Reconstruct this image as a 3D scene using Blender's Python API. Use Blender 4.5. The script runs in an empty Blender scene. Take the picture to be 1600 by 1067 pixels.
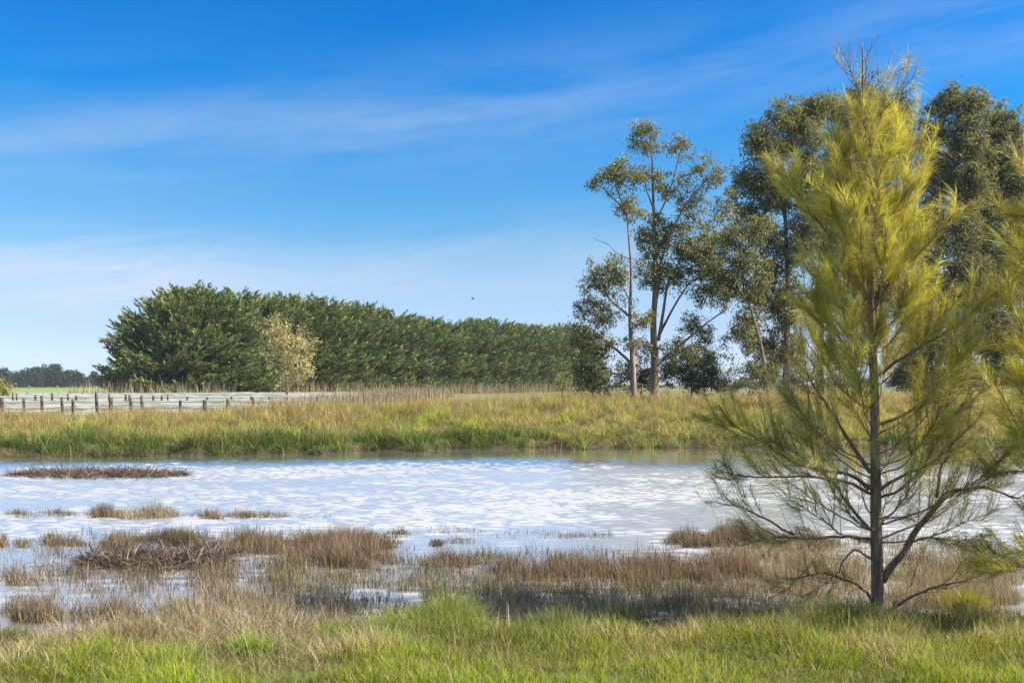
import bpy, math, random
import numpy as np
from math import radians, pi, sin, cos
S = bpy.context.scene
COL = S.collection
R = np.random.default_rng(7)
random.seed(7)

# ------------------------------------------------------------------ camera, sky, sun
F = 35/36*1600          # focal length in photo pixels
CAMZ = 2.3
HOR = 600.0             # horizon row of the photograph
cam_d = bpy.data.cameras.new('camera'); cam = bpy.data.objects.new('camera', cam_d); COL.objects.link(cam)
cam.location = (0, 0, CAMZ); cam.rotation_euler = (radians(90), 0, 0)
cam_d.lens = 35; cam_d.sensor_width = 36; cam_d.shift_y = (HOR-533.5)/1600
cam_d.clip_start = 0.1; cam_d.clip_end = 12000
cam_d.dof.use_dof = True; cam_d.dof.focus_distance = 45; cam_d.dof.aperture_fstop = 5.6
S.camera = cam

SUN_AZ, SUN_EL = radians(97), radians(40)       # azimuth from +Y towards +X
W = bpy.data.worlds.new('World'); S.world = W; W.use_nodes = True
nt = W.node_tree; N = nt.nodes; L = nt.links; N.clear()
def nn(t, **k):
    n = N.new(t)
    for a, b in k.items(): setattr(n, a, b)
    return n
def mth(op, a, b=None, c=None, clamp=False):
    m = nn('ShaderNodeMath', operation=op, use_clamp=clamp)
    for i, v in enumerate((a, b, c)):
        if v is None: continue
        if isinstance(v, (int, float)): m.inputs[i].default_value = v
        else: L.new(v, m.inputs[i])
    return m.outputs[0]
out = nn('ShaderNodeOutputWorld'); bg = nn('ShaderNodeBackground'); bg.inputs[1].default_value = 0.11
sky = nn('ShaderNodeTexSky', sky_type='NISHITA', sun_disc=False, sun_elevation=SUN_EL, sun_rotation=SUN_AZ,
         altitude=50, air_density=1.0, dust_density=0.6, ozone_density=2.0)
tc = nn('ShaderNodeTexCoord'); sep = nn('ShaderNodeSeparateXYZ'); L.new(tc.outputs['Generated'], sep.inputs[0])
az = mth('ARCTAN2', sep.outputs[0], sep.outputs[1]); el = sep.outputs[2]
# tint of the clear polarised sky by height above the horizon
ramp = nn('ShaderNodeValToRGB'); cr = ramp.color_ramp
L.new(mth('MULTIPLY', el, 1.0, clamp=True), ramp.inputs[0])
SKY_RAMP = [(0.004, (0.677, 0.868, 1.474)), (0.048, (0.521, 0.613, 0.94)), (0.096, (0.494, 0.617, 0.805)), (0.143, (0.284, 0.558, 0.752)), (0.189, (0.175, 0.534, 0.779)), (0.234, (0.081, 0.5, 0.814)), (0.278, (0.008, 0.465, 0.862)), (0.32, (0.009, 0.441, 0.863)), (0.36, (0.01, 0.426, 0.872)), (0.46, (0.35, 0.55, 1.0)), (0.62, (0.8, 0.85, 1.0)), (1.0, (1, 1, 1))]
cr.elements[0].position = 0; cr.elements[0].color = (*SKY_RAMP[0][1], 1)
cr.elements[1].position = 1; cr.elements[1].color = (*SKY_RAMP[-1][1], 1)
for p, c in SKY_RAMP[1:-1]:
    e = cr.elements.new(p); e.color = (*c, 1)
mul = nn('ShaderNodeMix', data_type='RGBA', blend_type='MULTIPLY'); mul.inputs[0].default_value = 1
L.new(sky.outputs[0], mul.inputs[6]); L.new(ramp.outputs[0], mul.inputs[7])
# thin cirrus: long streaks climbing to the east
comb = nn('ShaderNodeCombineXYZ')
v = mth('SUBTRACT', el, mth('MULTIPLY', az, 0.11))
def bump(c_, w_):
    q_ = mth('DIVIDE', mth('SUBTRACT', v, c_), w_); return mth('POWER', 2.718, mth('MULTIPLY', mth('MULTIPLY', q_, q_), -1.0))
band = mth('ADD', mth('ADD', mth('MULTIPLY', bump(.265, .045), 1.0), mth('MULTIPLY', bump(.12, .04), 1.5)), .05)
L.new(mth('MULTIPLY', az, 1.3), comb.inputs[0]); L.new(mth('MULTIPLY', v, 9.0), comb.inputs[1])
no1 = nn('ShaderNodeTexNoise'); no1.inputs['Scale'].default_value = 1.6; no1.inputs['Detail'].default_value = 5; no1.inputs['Roughness'].default_value = .5
no1.inputs['Distortion'].default_value = .35
L.new(comb.outputs[0], no1.inputs['Vector'])
mr = nn('ShaderNodeMapRange', interpolation_type='SMOOTHSTEP'); no2 = nn('ShaderNodeTexNoise'); no2.inputs['Scale'].default_value = 5.5; no2.inputs['Detail'].default_value = 9; no2.inputs['Roughness'].default_value = .68; no2.inputs['Distortion'].default_value = .8; L.new(comb.outputs[0], no2.inputs['Vector'])
L.new(mth('ADD', mth('MULTIPLY', no1.outputs[0], .72), mth('MULTIPLY', no2.outputs[0], .28)), mr.inputs[0])
mr.inputs[1].default_value = .30; mr.inputs[2].default_value = .72; mr.inputs[3].default_value = 0; mr.inputs[4].default_value = .40
# unseen bright veil added above the view, so the water reflects white
added_veil = nn('ShaderNodeMapRange', interpolation_type='SMOOTHSTEP'); L.new(el, added_veil.inputs[0])
added_veil.inputs[1].default_value = .355; added_veil.inputs[2].default_value = .46; added_veil.inputs[3].default_value = 0; added_veil.inputs[4].default_value = .92
cl = nn('ShaderNodeMix', data_type='RGBA', blend_type='MIX'); L.new(mth('MULTIPLY', mr.outputs[0], band), cl.inputs[0]); L.new(mul.outputs[2], cl.inputs[6])
cl.inputs[7].default_value = (2.7, 3.3, 4.1, 1)
def gau(sock, c_, w_):
    q_ = mth('DIVIDE', mth('SUBTRACT', sock, c_), w_); return mth('POWER', 2.718, mth('MULTIPLY', mth('MULTIPLY', q_, q_), -1.0))
low = mth('MULTIPLY', mth('MULTIPLY', gau(az, -.40, .17), gau(el, .100, .034)), mth('MULTIPLY', mth('SUBTRACT', no2.outputs[0], .25, None, True), 1.9), None, True)
c3 = nn('ShaderNodeMix', data_type='RGBA', blend_type='MIX'); L.new(low, c3.inputs[0]); L.new(cl.outputs[2], c3.inputs[6]); c3.inputs[7].default_value = (3.5, 3.75, 4.3, 1)
c2 = nn('ShaderNodeMix', data_type='RGBA', blend_type='MIX'); veil_front = nn('ShaderNodeMapRange', interpolation_type='SMOOTHSTEP'); L.new(sep.outputs[1], veil_front.inputs[0]); veil_front.inputs[1].default_value = .15; veil_front.inputs[2].default_value = .6
L.new(mth('MULTIPLY', added_veil.outputs[0], veil_front.outputs[0]), c2.inputs[0]); L.new(c3.outputs[2], c2.inputs[6])
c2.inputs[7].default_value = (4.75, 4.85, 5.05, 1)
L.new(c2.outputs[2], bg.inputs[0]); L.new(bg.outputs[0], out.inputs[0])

sd = bpy.data.lights.new('sun', 'SUN'); sd.energy = 5.0; sd.angle = radians(.5); sd.color = (1, .91, .74)
sun = bpy.data.objects.new('sun', sd); COL.objects.link(sun)
from mathutils import Vector
SUNV = Vector((sin(SUN_AZ)*cos(SUN_EL), cos(SUN_AZ)*cos(SUN_EL), sin(SUN_EL)))
sun.rotation_euler = (-SUNV).to_track_quat('-Z', 'Y').to_euler(); sun.location = SUNV*50
vs = S.view_settings; vs.view_transform = 'Standard'; vs.look = 'None'; vs.exposure = 0.98; vs.gamma = 1; vs.use_curve_mapping = False
S.cycles.use_denoising = True
S.cycles.max_bounces = 6; S.cycles.transmission_bounces = 4; S.cycles.transparent_max_bounces = 8
S.cycles.caustics_reflective = False; S.cycles.caustics_refractive = False

# ------------------------------------------------------------------ helpers
def PX(px, py, Y):
    return np.array(((px-800)/F*Y, Y, CAMZ+(HOR-py)/F*Y))
def GP(px, py, z=0.0):
    Y = (CAMZ-z)*F/(py-HOR)
    return np.array(((px-800)/F*Y, Y, z))
def tag(o, label=None, cat=None, group=None, kind=None):
    if label: o['label'] = label
    if cat: o['category'] = cat
    if group: o['group'] = group
    if kind: o['kind'] = kind
    return o
def empty(name, loc, **k):
    o = bpy.data.objects.new(name, None); COL.objects.link(o); o.location = tuple(loc); o.empty_display_size = .3
    return tag(o, **k)
def link(name, me, mat, parent=None, loc=None):
    o = bpy.data.objects.new(name, me); COL.objects.link(o)
    if mat is not None and not me.materials: me.materials.append(mat)
    if parent is not None: o.parent = parent
    if loc is not None: o.location = tuple(loc)
    return o
def raw_mesh(name, V, loops, sizes, col=None, smooth=False):
    me = bpy.data.meshes.new(name)
    V = np.asarray(V, np.float32); loops = np.asarray(loops, np.int32).ravel(); sizes = np.asarray(sizes, np.int32)
    me.vertices.add(len(V)); me.vertices.foreach_set('co', V.ravel())
    me.loops.add(len(loops)); me.loops.foreach_set('vertex_index', loops)
    me.polygons.add(len(sizes)); me.polygons.foreach_set('loop_start', np.concatenate(([0], np.cumsum(sizes)[:-1])).astype(np.int32))
    me.polygons.foreach_set('use_smooth', np.full(len(sizes), smooth))
    if col is not None:
        a = me.color_attributes.new('col', 'FLOAT_COLOR', 'POINT')
        c = np.ones((len(V), 4), np.float32); c[:, :3] = col
        a.data.foreach_set('color', c.ravel())
    me.update(calc_edges=True)
    return me
def strips(P, D, B, side, Ln, Wd, col, nseg=3, prof=None, tipcol=None):
    """ribbons: P + Ln*(D t + B t^2); returns V, loops, sizes, colours"""
    n = len(P); k = 2*nseg+1
    ts = np.linspace(0, 1, nseg+1)
    if prof is None: prof = 1-ts**1.6
    V = np.empty((n, k, 3)); C = np.empty((n, k, 3))
    for i in range(nseg):
        t = ts[i]; c = P+(Ln[:, None])*(D*t+B*t*t); w = (Wd*prof[i]*.5)[:, None]*side
        V[:, 2*i] = c-w; V[:, 2*i+1] = c+w
        cc = col if tipcol is None else col*(1-t)+tipcol*t
        C[:, 2*i] = cc; C[:, 2*i+1] = cc
    V[:, -1] = P+Ln[:, None]*(D+B); C[:, -1] = col if tipcol is None else tipcol
    base = (np.arange(n)*k)[:, None]
    f = []
    for i in range(nseg-1): f += [2*i, 2*i+1, 2*i+3, 2*i+2]
    f += [2*nseg-2, 2*nseg-1, 2*nseg]
    loops = (base+np.array(f)[None]).ravel()
    sizes = np.tile([4]*(nseg-1)+[3], n)
    return V.reshape(-1, 3), loops, sizes, C.reshape(-1, 3)
def merge(parts):
    Vs, Ls, Ss, Cs = [], [], [], []; o = 0
    for V, l, s, c in parts:
        Vs.append(V); Ls.append(np.asarray(l)+o); Ss.append(s); Cs.append(c); o += len(V)
    return np.concatenate(Vs), np.concatenate(Ls), np.concatenate(Ss), np.concatenate(Cs)
def unit(a): return a/np.maximum(np.linalg.norm(a, axis=-1, keepdims=True), 1e-9)
def rvec(n): return unit(R.normal(size=(n, 3)))
class Noise:                                     # smooth 2-D noise, about -1..1
    def __init__(s, scale, seed, octs=3):
        r = np.random.default_rng(seed); s.t = []
        for o in range(octs):
            for _ in range(7):
                a = r.uniform(0, 2*pi); k = 2*pi/scale*2**o*r.uniform(.6, 1.5)
                s.t.append((k*cos(a), k*sin(a), r.uniform(0, 6.28), .5**o))
        s.n = math.sqrt(sum(t[3]**2 for t in s.t)/2)*1.6
    def __call__(s, x, y):
        return sum(a*np.sin(kx*x+ky*y+p) for kx, ky, p, a in s.t)/s.n
def sstep(a, b, x):
    t = np.clip((x-a)/(b-a), 0, 1); return t*t*(3-2*t)
def lerp(a, b, t): return a+(b-a)*t
def jit(c, n, v=.18, h=.06):                     # n slightly different tones of colour c
    c = np.asarray(c, float)
    return np.clip(c[None]*(1+R.normal(size=(n, 1))*v)*(1+R.normal(size=(n, 3))*h), .004, .95)

# ------------------------------------------------------------------ materials
def mat_nodes(name):
    m = bpy.data.materials.new(name); m.use_nodes = True; t = m.node_tree; t.nodes.clear()
    return m, t, t.nodes, t.links
def foliage_mat(name, trans=.4, rough=.55, spec=.25, tcol=(1.15, 1.1, .55)):
    m, t, n, l = mat_nodes(name)
    o = n.new('ShaderNodeOutputMaterial'); a = n.new('ShaderNodeAttribute'); a.attribute_name = 'col'
    p = n.new('ShaderNodeBsdfPrincipled'); p.inputs['Roughness'].default_value = rough
    p.inputs['Specular IOR Level'].default_value = spec
    tr = n.new('ShaderNodeBsdfTranslucent'); mx = n.new('ShaderNodeMixShader'); mx.inputs[0].default_value = trans
    mm = n.new('ShaderNodeMix'); mm.data_type = 'RGBA'; mm.blend_type = 'MULTIPLY'; mm.inputs[0].default_value = 1
    mm.inputs[7].default_value = (*tcol, 1)
    l.new(a.outputs['Color'], p.inputs['Base Color']); l.new(a.outputs['Color'], mm.inputs[6]); l.new(mm.outputs[2], tr.inputs[0])
    l.new(p.outputs[0], mx.inputs[1]); l.new(tr.outputs[0], mx.inputs[2]); l.new(mx.outputs[0], o.inputs[0])
    return m
def bark_mat(name, c1, c2, scale=14, rough=.85, stretch=.18):
    m, t, n, l = mat_nodes(name)
    o = n.new('ShaderNodeOutputMaterial'); p = n.new('ShaderNodeBsdfPrincipled'); p.inputs['Roughness'].default_value = rough
    p.inputs['Specular IOR Level'].default_value = .2
    g = n.new('ShaderNodeNewGeometry'); mp = n.new('ShaderNodeMapping'); mp.inputs['Scale'].default_value = (1, 1, stretch)
    no = n.new('ShaderNodeTexNoise'); no.inputs['Scale'].default_value = scale; no.inputs['Detail'].default_value = 6; no.inputs['Roughness'].default_value = .7
    r = n.new('ShaderNodeValToRGB'); r.color_ramp.elements[0].position = .35; r.color_ramp.elements[1].position = .65
    r.color_ramp.elements[0].color = (*c1, 1); r.color_ramp.elements[1].color = (*c2, 1)
    b = n.new('ShaderNodeBump'); b.inputs['Strength'].default_value = .7; b.inputs['Distance'].default_value = .02
    l.new(g.outputs['Position'], mp.inputs[0]); l.new(mp.outputs[0], no.inputs['Vector']); l.new(no.outputs[0], r.inputs[0])
    l.new(no.outputs[0], b.inputs['Height']); l.new(b.outputs[0], p.inputs['Normal'])
    l.new(r.outputs[0], p.inputs['Base Color']); l.new(p.outputs[0], o.inputs[0])
    return m
M = {}
M['grass'] = foliage_mat('grass_blade', .45, .5, .3, (1.2, 1.15, .5))
M['dry'] = foliage_mat('dry_stalk', .25, .6, .3, (1.1, 1.0, .8))
M['needle'] = foliage_mat('casuarina_needle', .42, .42, .35, (1.15, 1.08, .55))
M['gum'] = foliage_mat('gum_leaf', .34, .55, .25, (1.1, 1.1, .5))
M['cypress'] = foliage_mat('cypress_spray', .15, .6, .2, (1.1, 1.1, .5))
M['far_leaf'] = foliage_mat('broad_leaf', .25, .6, .2)
M['bark_she'] = bark_mat('casuarina_bark', (.13, .08, .05), (.38, .25, .16), 30)
M['bark_gum'] = bark_mat('gum_bark', (.13, .085, .06), (.40, .29, .21), 5)
M['bark_dark'] = bark_mat('dark_bark', (.05, .035, .025), (.14, .10, .07), 4)
M['post'] = bark_mat('weathered_post', (.07, .055, .04), (.20, .16, .12), 9)
def plain(name, c, rough=.6, metal=0):
    m, t, n, l = mat_nodes(name); o = n.new('ShaderNodeOutputMaterial'); p = n.new('ShaderNodeBsdfPrincipled')
    no = n.new('ShaderNodeTexNoise'); no.inputs['Scale'].default_value = 3; mx = n.new('ShaderNodeMix'); mx.data_type = 'RGBA'
    mx.inputs[6].default_value = (*[x*.75 for x in c], 1); mx.inputs[7].default_value = (*[min(1, x*1.2) for x in c], 1)
    l.new(no.outputs[0], mx.inputs[0]); l.new(mx.outputs[2], p.inputs['Base Color'])
    p.inputs['Roughness'].default_value = rough; p.inputs['Metallic'].default_value = metal; l.new(p.outputs[0], o.inputs[0]); return m
M['wire'] = plain('fence_wire', (.10, .10, .095), .6, .3)
M['bird'] = plain('bird_feather', (.04, .035, .03))

# ------------------------------------------------------------------ terrain
n_big, n_mid, n_small = Noise(9, 1), Noise(3, 2), Noise(.9, 3)
_shx = np.array([-200, -40, -16, -8.4, -2.3, 7, 12, 18, 30, 60, 200.])
_shy = np.array([29, 29.5, 30.8, 32.3, 35.3, 35.8, 35.0, 34.5, 34, 33, 33.])
def far_shore(x): return np.interp(x, _shx, _shy)+.50*n_mid(x, 0*x)+.22*n_small(x, 0*x+5)
def crest_z(x): return np.interp(x, [-60, -20, -12, -6, 0, 7, 12, 60], [.62, .68, .84, 1.14, 1.28, 1.38, 1.42, 1.42])
def near_shore(x): return 9.75+.35*n_mid(x, 0*x+40)-.55*sstep(-.5, -3, x)+.25*sstep(4, 7, x)
def height(x, y):
    x = np.asarray(x, float); y = np.asarray(y, float)
    ns, fs = near_shore(x), far_shore(x)
    near = .03+np.clip(ns-y, 0, 40)*.085+.025*n_small(x, y)*sstep(.2, 1.5, ns-y)+.04*n_mid(x, y)*sstep(.5, 2.5, ns-y)
    near = np.minimum(near, .62)
    floor = -.02-.09*sstep(0, 2.5, y-ns)-.5*sstep(7, 14, y-ns)
    floor += .03*n_mid(x, y)*sstep(6, 1, y-ns)
    d = y-fs
    cz = crest_z(x)
    bank = -.5+.5*sstep(-3, 0, d)+.28*sstep(0, .8, d)+(cz-.28)*sstep(.3, 10, d)
    plain_z = np.interp(x, [-60, -20, 0, 12, 60], [.45, .45, .85, 1.3, 1.3])
    back = lerp(cz, plain_z, sstep(11, 18, d)); back = lerp(back, .9, sstep(60, 110, y))
    back = back+.10*n_big(x, y)*sstep(-1, 5, d)*sstep(120, 40, y)
    h = np.where(y < ns, near, np.where(d < -3, floor, np.where(d < 11, bank+(.10*n_big(x, y)+.10*n_mid(x, y)+.07*n_small(x, y))*sstep(0, 3, d), back)))
    h = h+2.0*sstep(500, 2500, np.hypot(x, y))*0
    return h
ys = np.concatenate((np.array([-400, -150, -60, -25, -10, -3, 1, 3]), np.arange(5, 20, .16), np.arange(20, 52, .3), np.arange(52, 120, 2.5),
                     [125, 140, 160, 190, 230, 280, 350, 450, 600, 900, 1500, 2600]))
xs = np.concatenate(([-2600, -2000, -1000, -500, -300, -200, -140, -100, -80, -65, -52, -44, -38, -33], np.arange(-30, 34, .3),
                     [36, 40, 46, 54, 66, 80, 100, 140, 200, 300, 500, 1000, 2000, 2600]))
GX, GY = np.meshgrid(xs, ys); GZ = height(GX, GY)
nx, ny = len(xs), len(ys)
V = np.stack((GX, GY, GZ), -1).reshape(-1, 3)
ii = (np.arange(ny-1)[:, None]*nx+np.arange(nx-1)[None]).ravel()
loops = np.stack((ii, ii+1, ii+nx+1, ii+nx), -1)
x_, y_, z_ = V.T
mud = np.array((.075, .058, .038)); soil = np.array((.13, .10, .055)); green = np.array((.10, .15, .03)); field = np.array((.20, .27, .07))
straw = np.array((.20, .17, .08))
gc = np.tile(soil, (len(V), 1))
gc = lerp(gc, green[None], (sstep(9.2, 7.8, y_)*(.75+.25*n_mid(x_, y_)))[:, None].clip(0, 1))
gc = lerp(gc, mud[None], (sstep(9.3, 9.9, y_)*sstep(.25, .02, z_))[:, None])
bankc = lerp(straw, green, np.clip(.5+.5*n_mid(x_, y_), 0, 1)[:, None])*.8
gc = lerp(gc, bankc, (sstep(31, 33, y_)*sstep(.1, .3, z_))[:, None])
fieldc = lerp(field[None], np.array((.17, .17, .07))[None], sstep(-90, -30, x_)[:, None])*(1+.15*n_big(x_*.3, y_*.3))[:, None]
gc = lerp(gc, fieldc, (sstep(56, 70, y_))[:, None])
gm, t, n, l = mat_nodes('ground_soil_and_turf')
o = n.new('ShaderNodeOutputMaterial'); a = n.new('ShaderNodeAttribute'); a.attribute_name = 'col'
p = n.new('ShaderNodeBsdfPrincipled'); p.inputs['Roughness'].default_value = .9; p.inputs['Specular IOR Level'].default_value = .15
g = n.new('ShaderNodeNewGeometry'); no = n.new('ShaderNodeTexNoise'); no.inputs['Scale'].default_value = 4; no.inputs['Detail'].default_value = 8; no.inputs['Roughness'].default_value = .7
r = n.new('ShaderNodeMapRange'); r.inputs[1].default_value = .3; r.inputs[2].default_value = .7; r.inputs[3].default_value = .55; r.inputs[4].default_value = 1.4
mm = n.new('ShaderNodeMix'); mm.data_type = 'RGBA'; mm.blend_type = 'MULTIPLY'; mm.inputs[0].default_value = 1
b = n.new('ShaderNodeBump'); b.inputs['Strength'].default_value = .8; b.inputs['Distance'].default_value = .05
l.new(g.outputs['Position'], no.inputs['Vector']); l.new(no.outputs[0], r.inputs[0]); l.new(a.outputs['Color'], mm.inputs[6]); l.new(r.outputs[0], mm.inputs[7])
l.new(mm.outputs[2], p.inputs['Base Color']); l.new(no.outputs[0], b.inputs['Height']); l.new(b.outputs[0], p.inputs['Normal']); l.new(p.outputs[0], o.inputs[0])
tag(link('ground', raw_mesh('ground', V, loops, np.full(len(loops), 4), gc, True), gm), kind='structure')

# ------------------------------------------------------------------ water
wm, t, n, l = mat_nodes('pond_water')
o = n.new('ShaderNodeOutputMaterial'); p = n.new('ShaderNodeBsdfPrincipled')
p.inputs['Base Color'].default_value = (.95, .93, .88, 1); p.inputs['Metallic'].default_value = .93; p.inputs['IOR'].default_value = 1.6
rw_ = n.new('ShaderNodeMapRange'); rw_.interpolation_type = 'SMOOTHSTEP'; rw_.inputs[1].default_value = 26; rw_.inputs[2].default_value = 31; rw_.inputs[3].default_value = .31; rw_.inputs[4].default_value = .05; l.new(rw_.outputs[0], p.inputs['Roughness'])
g = n.new('ShaderNodeNewGeometry'); mp = n.new('ShaderNodeMapping'); mp.inputs['Scale'].default_value = (1, 2.0, 1)
n1 = n.new('ShaderNodeTexNoise'); n1.inputs['Scale'].default_value = 7; n1.inputs['Detail'].default_value = 3; n1.inputs['Roughness'].default_value = .5; n1.inputs['Distortion'].default_value = .6
n2 = n.new('ShaderNodeTexNoise'); n2.inputs['Scale'].default_value = .22; n2.inputs['Detail'].default_value = 3
b = n.new('ShaderNodeBump'); b.inputs['Distance'].default_value = .006
sx = n.new('ShaderNodeSeparateXYZ'); l.new(g.outputs['Position'], sx.inputs[0]); l.new(sx.outputs[1], rw_.inputs[0])
my = n.new('ShaderNodeMapRange'); my.interpolation_type = 'SMOOTHSTEP'; l.new(sx.outputs[1], my.inputs[0])
my.inputs[1].default_value = 10.5; my.inputs[2].default_value = 19; my.inputs[3].default_value = .12; my.inputs[4].default_value = 1
m2 = n.new('ShaderNodeMapRange'); m2.interpolation_type = 'SMOOTHSTEP'; l.new(sx.outputs[1], m2.inputs[0])
m2.inputs[1].default_value = 27; m2.inputs[2].default_value = 36; m2.inputs[3].default_value = 1; m2.inputs[4].default_value = .12
r = n.new('ShaderNodeMapRange'); r.inputs[1].default_value = .35; r.inputs[2].default_value = .65; r.inputs[3].default_value = .75; r.inputs[4].default_value = 1.1
q = n.new('ShaderNodeMath'); q.operation = 'MULTIPLY'; q2 = n.new('ShaderNodeMath'); q2.operation = 'MULTIPLY'
l.new(g.outputs['Position'], mp.inputs[0]); l.new(mp.outputs[0], n1.inputs['Vector']); l.new(mp.outputs[0], n2.inputs['Vector'])
l.new(n2.outputs[0], r.inputs[0]); l.new(r.outputs[0], q.inputs[0]); l.new(my.outputs[0], q.inputs[1]); l.new(q.outputs[0], q2.inputs[0]); l.new(m2.outputs[0], q2.inputs[1])
l.new(q2.outputs[0], b.inputs['Strength']); l.new(n1.outputs[0], b.inputs['Height']); l.new(b.outputs[0], p.inputs['Normal']); l.new(p.outputs[0], o.inputs[0])
# real wavelets: one sheet, fine where it is seen, coarse outside
wx = np.concatenate((np.linspace(-95, -24.5, 18), np.arange(-24, 26, .062), np.linspace(26.5, 95, 18)))
wy = np.concatenate((np.arange(8.7, 32, .031), np.arange(32, 37, .07), np.linspace(37.5, 44, 8)))
A, B_ = np.meshgrid(wx, wy); Zw = np.zeros_like(A); rw = np.random.default_rng(77)
for k in range(110):
    lam = .10*(4.2**rw.random()); a_ = rw.normal()*.42+1.5; kk = 2*pi/lam
    Zw += (.0060*lam)*np.sin(kk*(cos(a_)*A+sin(a_)*B_)+rw.uniform(0, 6.28))
gust = (.75+.45*Noise(7, 78)(A*.6, B_)).clip(.35, 1.1)
Zw *= gust*(.55+.45*sstep(11, 17, B_))*(1-.88*sstep(27.5-4*sstep(1, 10, A), 31-3*sstep(1, 10, A), B_))*sstep(28, 25, np.abs(A))
V = np.stack((A, B_, Zw), -1).reshape(-1, 3); wn = len(wx); ii = (np.arange(len(wy)-1)[:, None]*wn+np.arange(wn-1)[None]).ravel()
tag(link('pond_water', raw_mesh('pond_water', V, np.stack((ii, ii+1, ii+wn+1, ii+wn), -1), np.full(len(ii), 4), None, True), wm), kind='structure')

# ------------------------------------------------------------------ grasses
def grass(X, Y, H, Wd, col, lean=.35, droop=.35, nseg=3, tip=None, z=None):
    n = len(X); Z = height(X, Y)-.01 if z is None else z
    P = np.stack((X, Y, Z), -1)
    a = R.uniform(0, 2*pi, n); ln = np.abs(R.normal(size=n))*lean
    D = unit(np.stack((np.cos(a)*ln, np.sin(a)*ln, np.ones(n)), -1))
    dr = np.abs(R.normal(size=n))*droop
    B = np.stack((np.cos(a)*dr, np.sin(a)*dr, -dr*.45), -1)
    ph = R.uniform(0, 2*pi, n); side = np.stack((np.cos(ph), np.sin(ph), 0*ph), -1)
    return strips(P, D, B, side, H, Wd, col, nseg, None, tip)
def palette(n, cols, w):
    k = R.choice(len(cols), n, p=np.array(w)/sum(w)); return np.array(cols)[k]*(1+R.normal(size=(n, 1))*.16).clip(.5, 1.6)
BG, YG, DG, OL = (.20, .29, .02), (.37, .39, .03), (.045, .10, .02), (.15, .17, .05)
ST, BR, RB, DK, PALE = (.46, .37, .22), (.21, .16, .105), (.25, .165, .10), (.09, .06, .04), (.60, .52, .34)

# foreground turf, dense and green
def tuft_pts(nt, per, xr, yr, rad):
    cx = R.uniform(*xr, nt); cy = R.uniform(*yr, nt)
    return (np.repeat(cx, per)+R.normal(size=nt*per)*rad, np.repeat(cy, per)+R.normal(size=nt*per)*rad, np.repeat(np.arange(nt), per))
parts = []
fg1, fg2 = Noise(1.3, 11), Noise(4, 12)
X, Y, T = tuft_pts(20000, 14, (-8.2, 8.2), (5.4, 9.75), .05)
gedge = 9.0-1.6*sstep(.5, -1.8, X)+.40*fg1(X, Y)+.25*fg2(X, Y)
keep = (Y < gedge)&(np.abs(X) < .60*Y+2.4)
X, Y, T = X[keep], Y[keep], T[keep]
n_ = len(X); tf = fg1(X, Y); near = sstep(9.0, 7.4, Y-.5*sstep(-1, 3, X))
c = palette(n_, [BG, YG, DG, OL, ST], [.40, .26, .12, .15, .07])
dk = palette(n_, [DG, OL, (.08, .14, .03), BR, ST], [.3, .3, .25, .1, .05])
c = np.where((R.random(n_) < near*.9+.12)[:, None], c, dk)
dry = (.10+.75*sstep(.15, 1.2, fg2(X*1.7+9, Y*1.7)+.5*fg1(X, Y)))*sstep(6.6, 7.6, Y+.4*sstep(0, -3, X))
c = np.where((R.random(n_) < dry)[:, None], palette(n_, [ST, BR, PALE, OL], [.4, .3, .15, .15]), c)
c = c*(1+.22*tf[:, None]).clip(.6, 1.5)
H = (.085+.095*R.random(n_))*(1+.40*tf)*(1+.35*fg2(X, Y).clip(-.5, 1))*(.8+.35*sstep(6.5, 9.5, Y))
parts.append(grass(X, Y, H.clip(.05, .45), R.uniform(.004, .008, n_), c, .45, .45, 3, c*1.15))
n_ = 60000; X = R.uniform(-6.4, 6.6, n_); Y = R.uniform(6.2, 9.4, n_)
parts.append(grass(X, Y, R.uniform(.05, .12, n_), R.uniform(.004, .008, n_), palette(n_, [ST, BR, OL, BG, YG], [.26, .2, .2, .2, .14]), .8, .6, 3))
# lighter seed stalks among it
n_ = 2600; X = R.uniform(-6, 6.2, n_); Y = R.uniform(6.2, 9.6, n_)
parts.append(grass(X, Y, R.uniform(.22, .40, n_), R.uniform(.003, .005, n_), palette(n_, [ST, OL, BR], [.5, .3, .2]), .25, .3))
tag(link('foreground_grass', raw_mesh('foreground_grass', *merge(parts)), M['grass']), 'bright green grass along the near bank of the pond', 'grass', kind='stuff')

# dead straw-coloured thatch between turf and water
parts = []
n_ = 74000; X = R.uniform(-8.6, 8.6, n_); Y = R.uniform(7.0, 10.6, n_)
ns = near_shore(X); dd = Y-ns
w_left = sstep(0.2, -1.5, X)
keep = (R.random(n_) < np.where(dd < 0, sstep(-1.5-1.1*w_left, -.35-.9*w_left, dd)*(.22+.78*w_left), sstep(.55, 0, dd)*.85))&(np.abs(X) < .58*Y+2.4)
X, Y = X[keep], Y[keep]; n_ = len(X); tf = fg1(X*1.3, Y*1.3)
c = palette(n_, [ST, BR, PALE, RB, OL, DK], [.38, .24, .12, .1, .08, .08])*(1+.2*tf[:, None])
parts.append(grass(X, Y, (.10+.16*R.random(n_))*(1+.45*tf).clip(.4, 2), R.uniform(.003, .007, n_), c, .8, .7, 3))
thatch = link('dead_grass', raw_mesh('dead_grass', *merge(parts)), M['dry'])
tag(thatch, 'straw brown dead grass matted along the near water edge', 'grass', kind='stuff')

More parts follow.
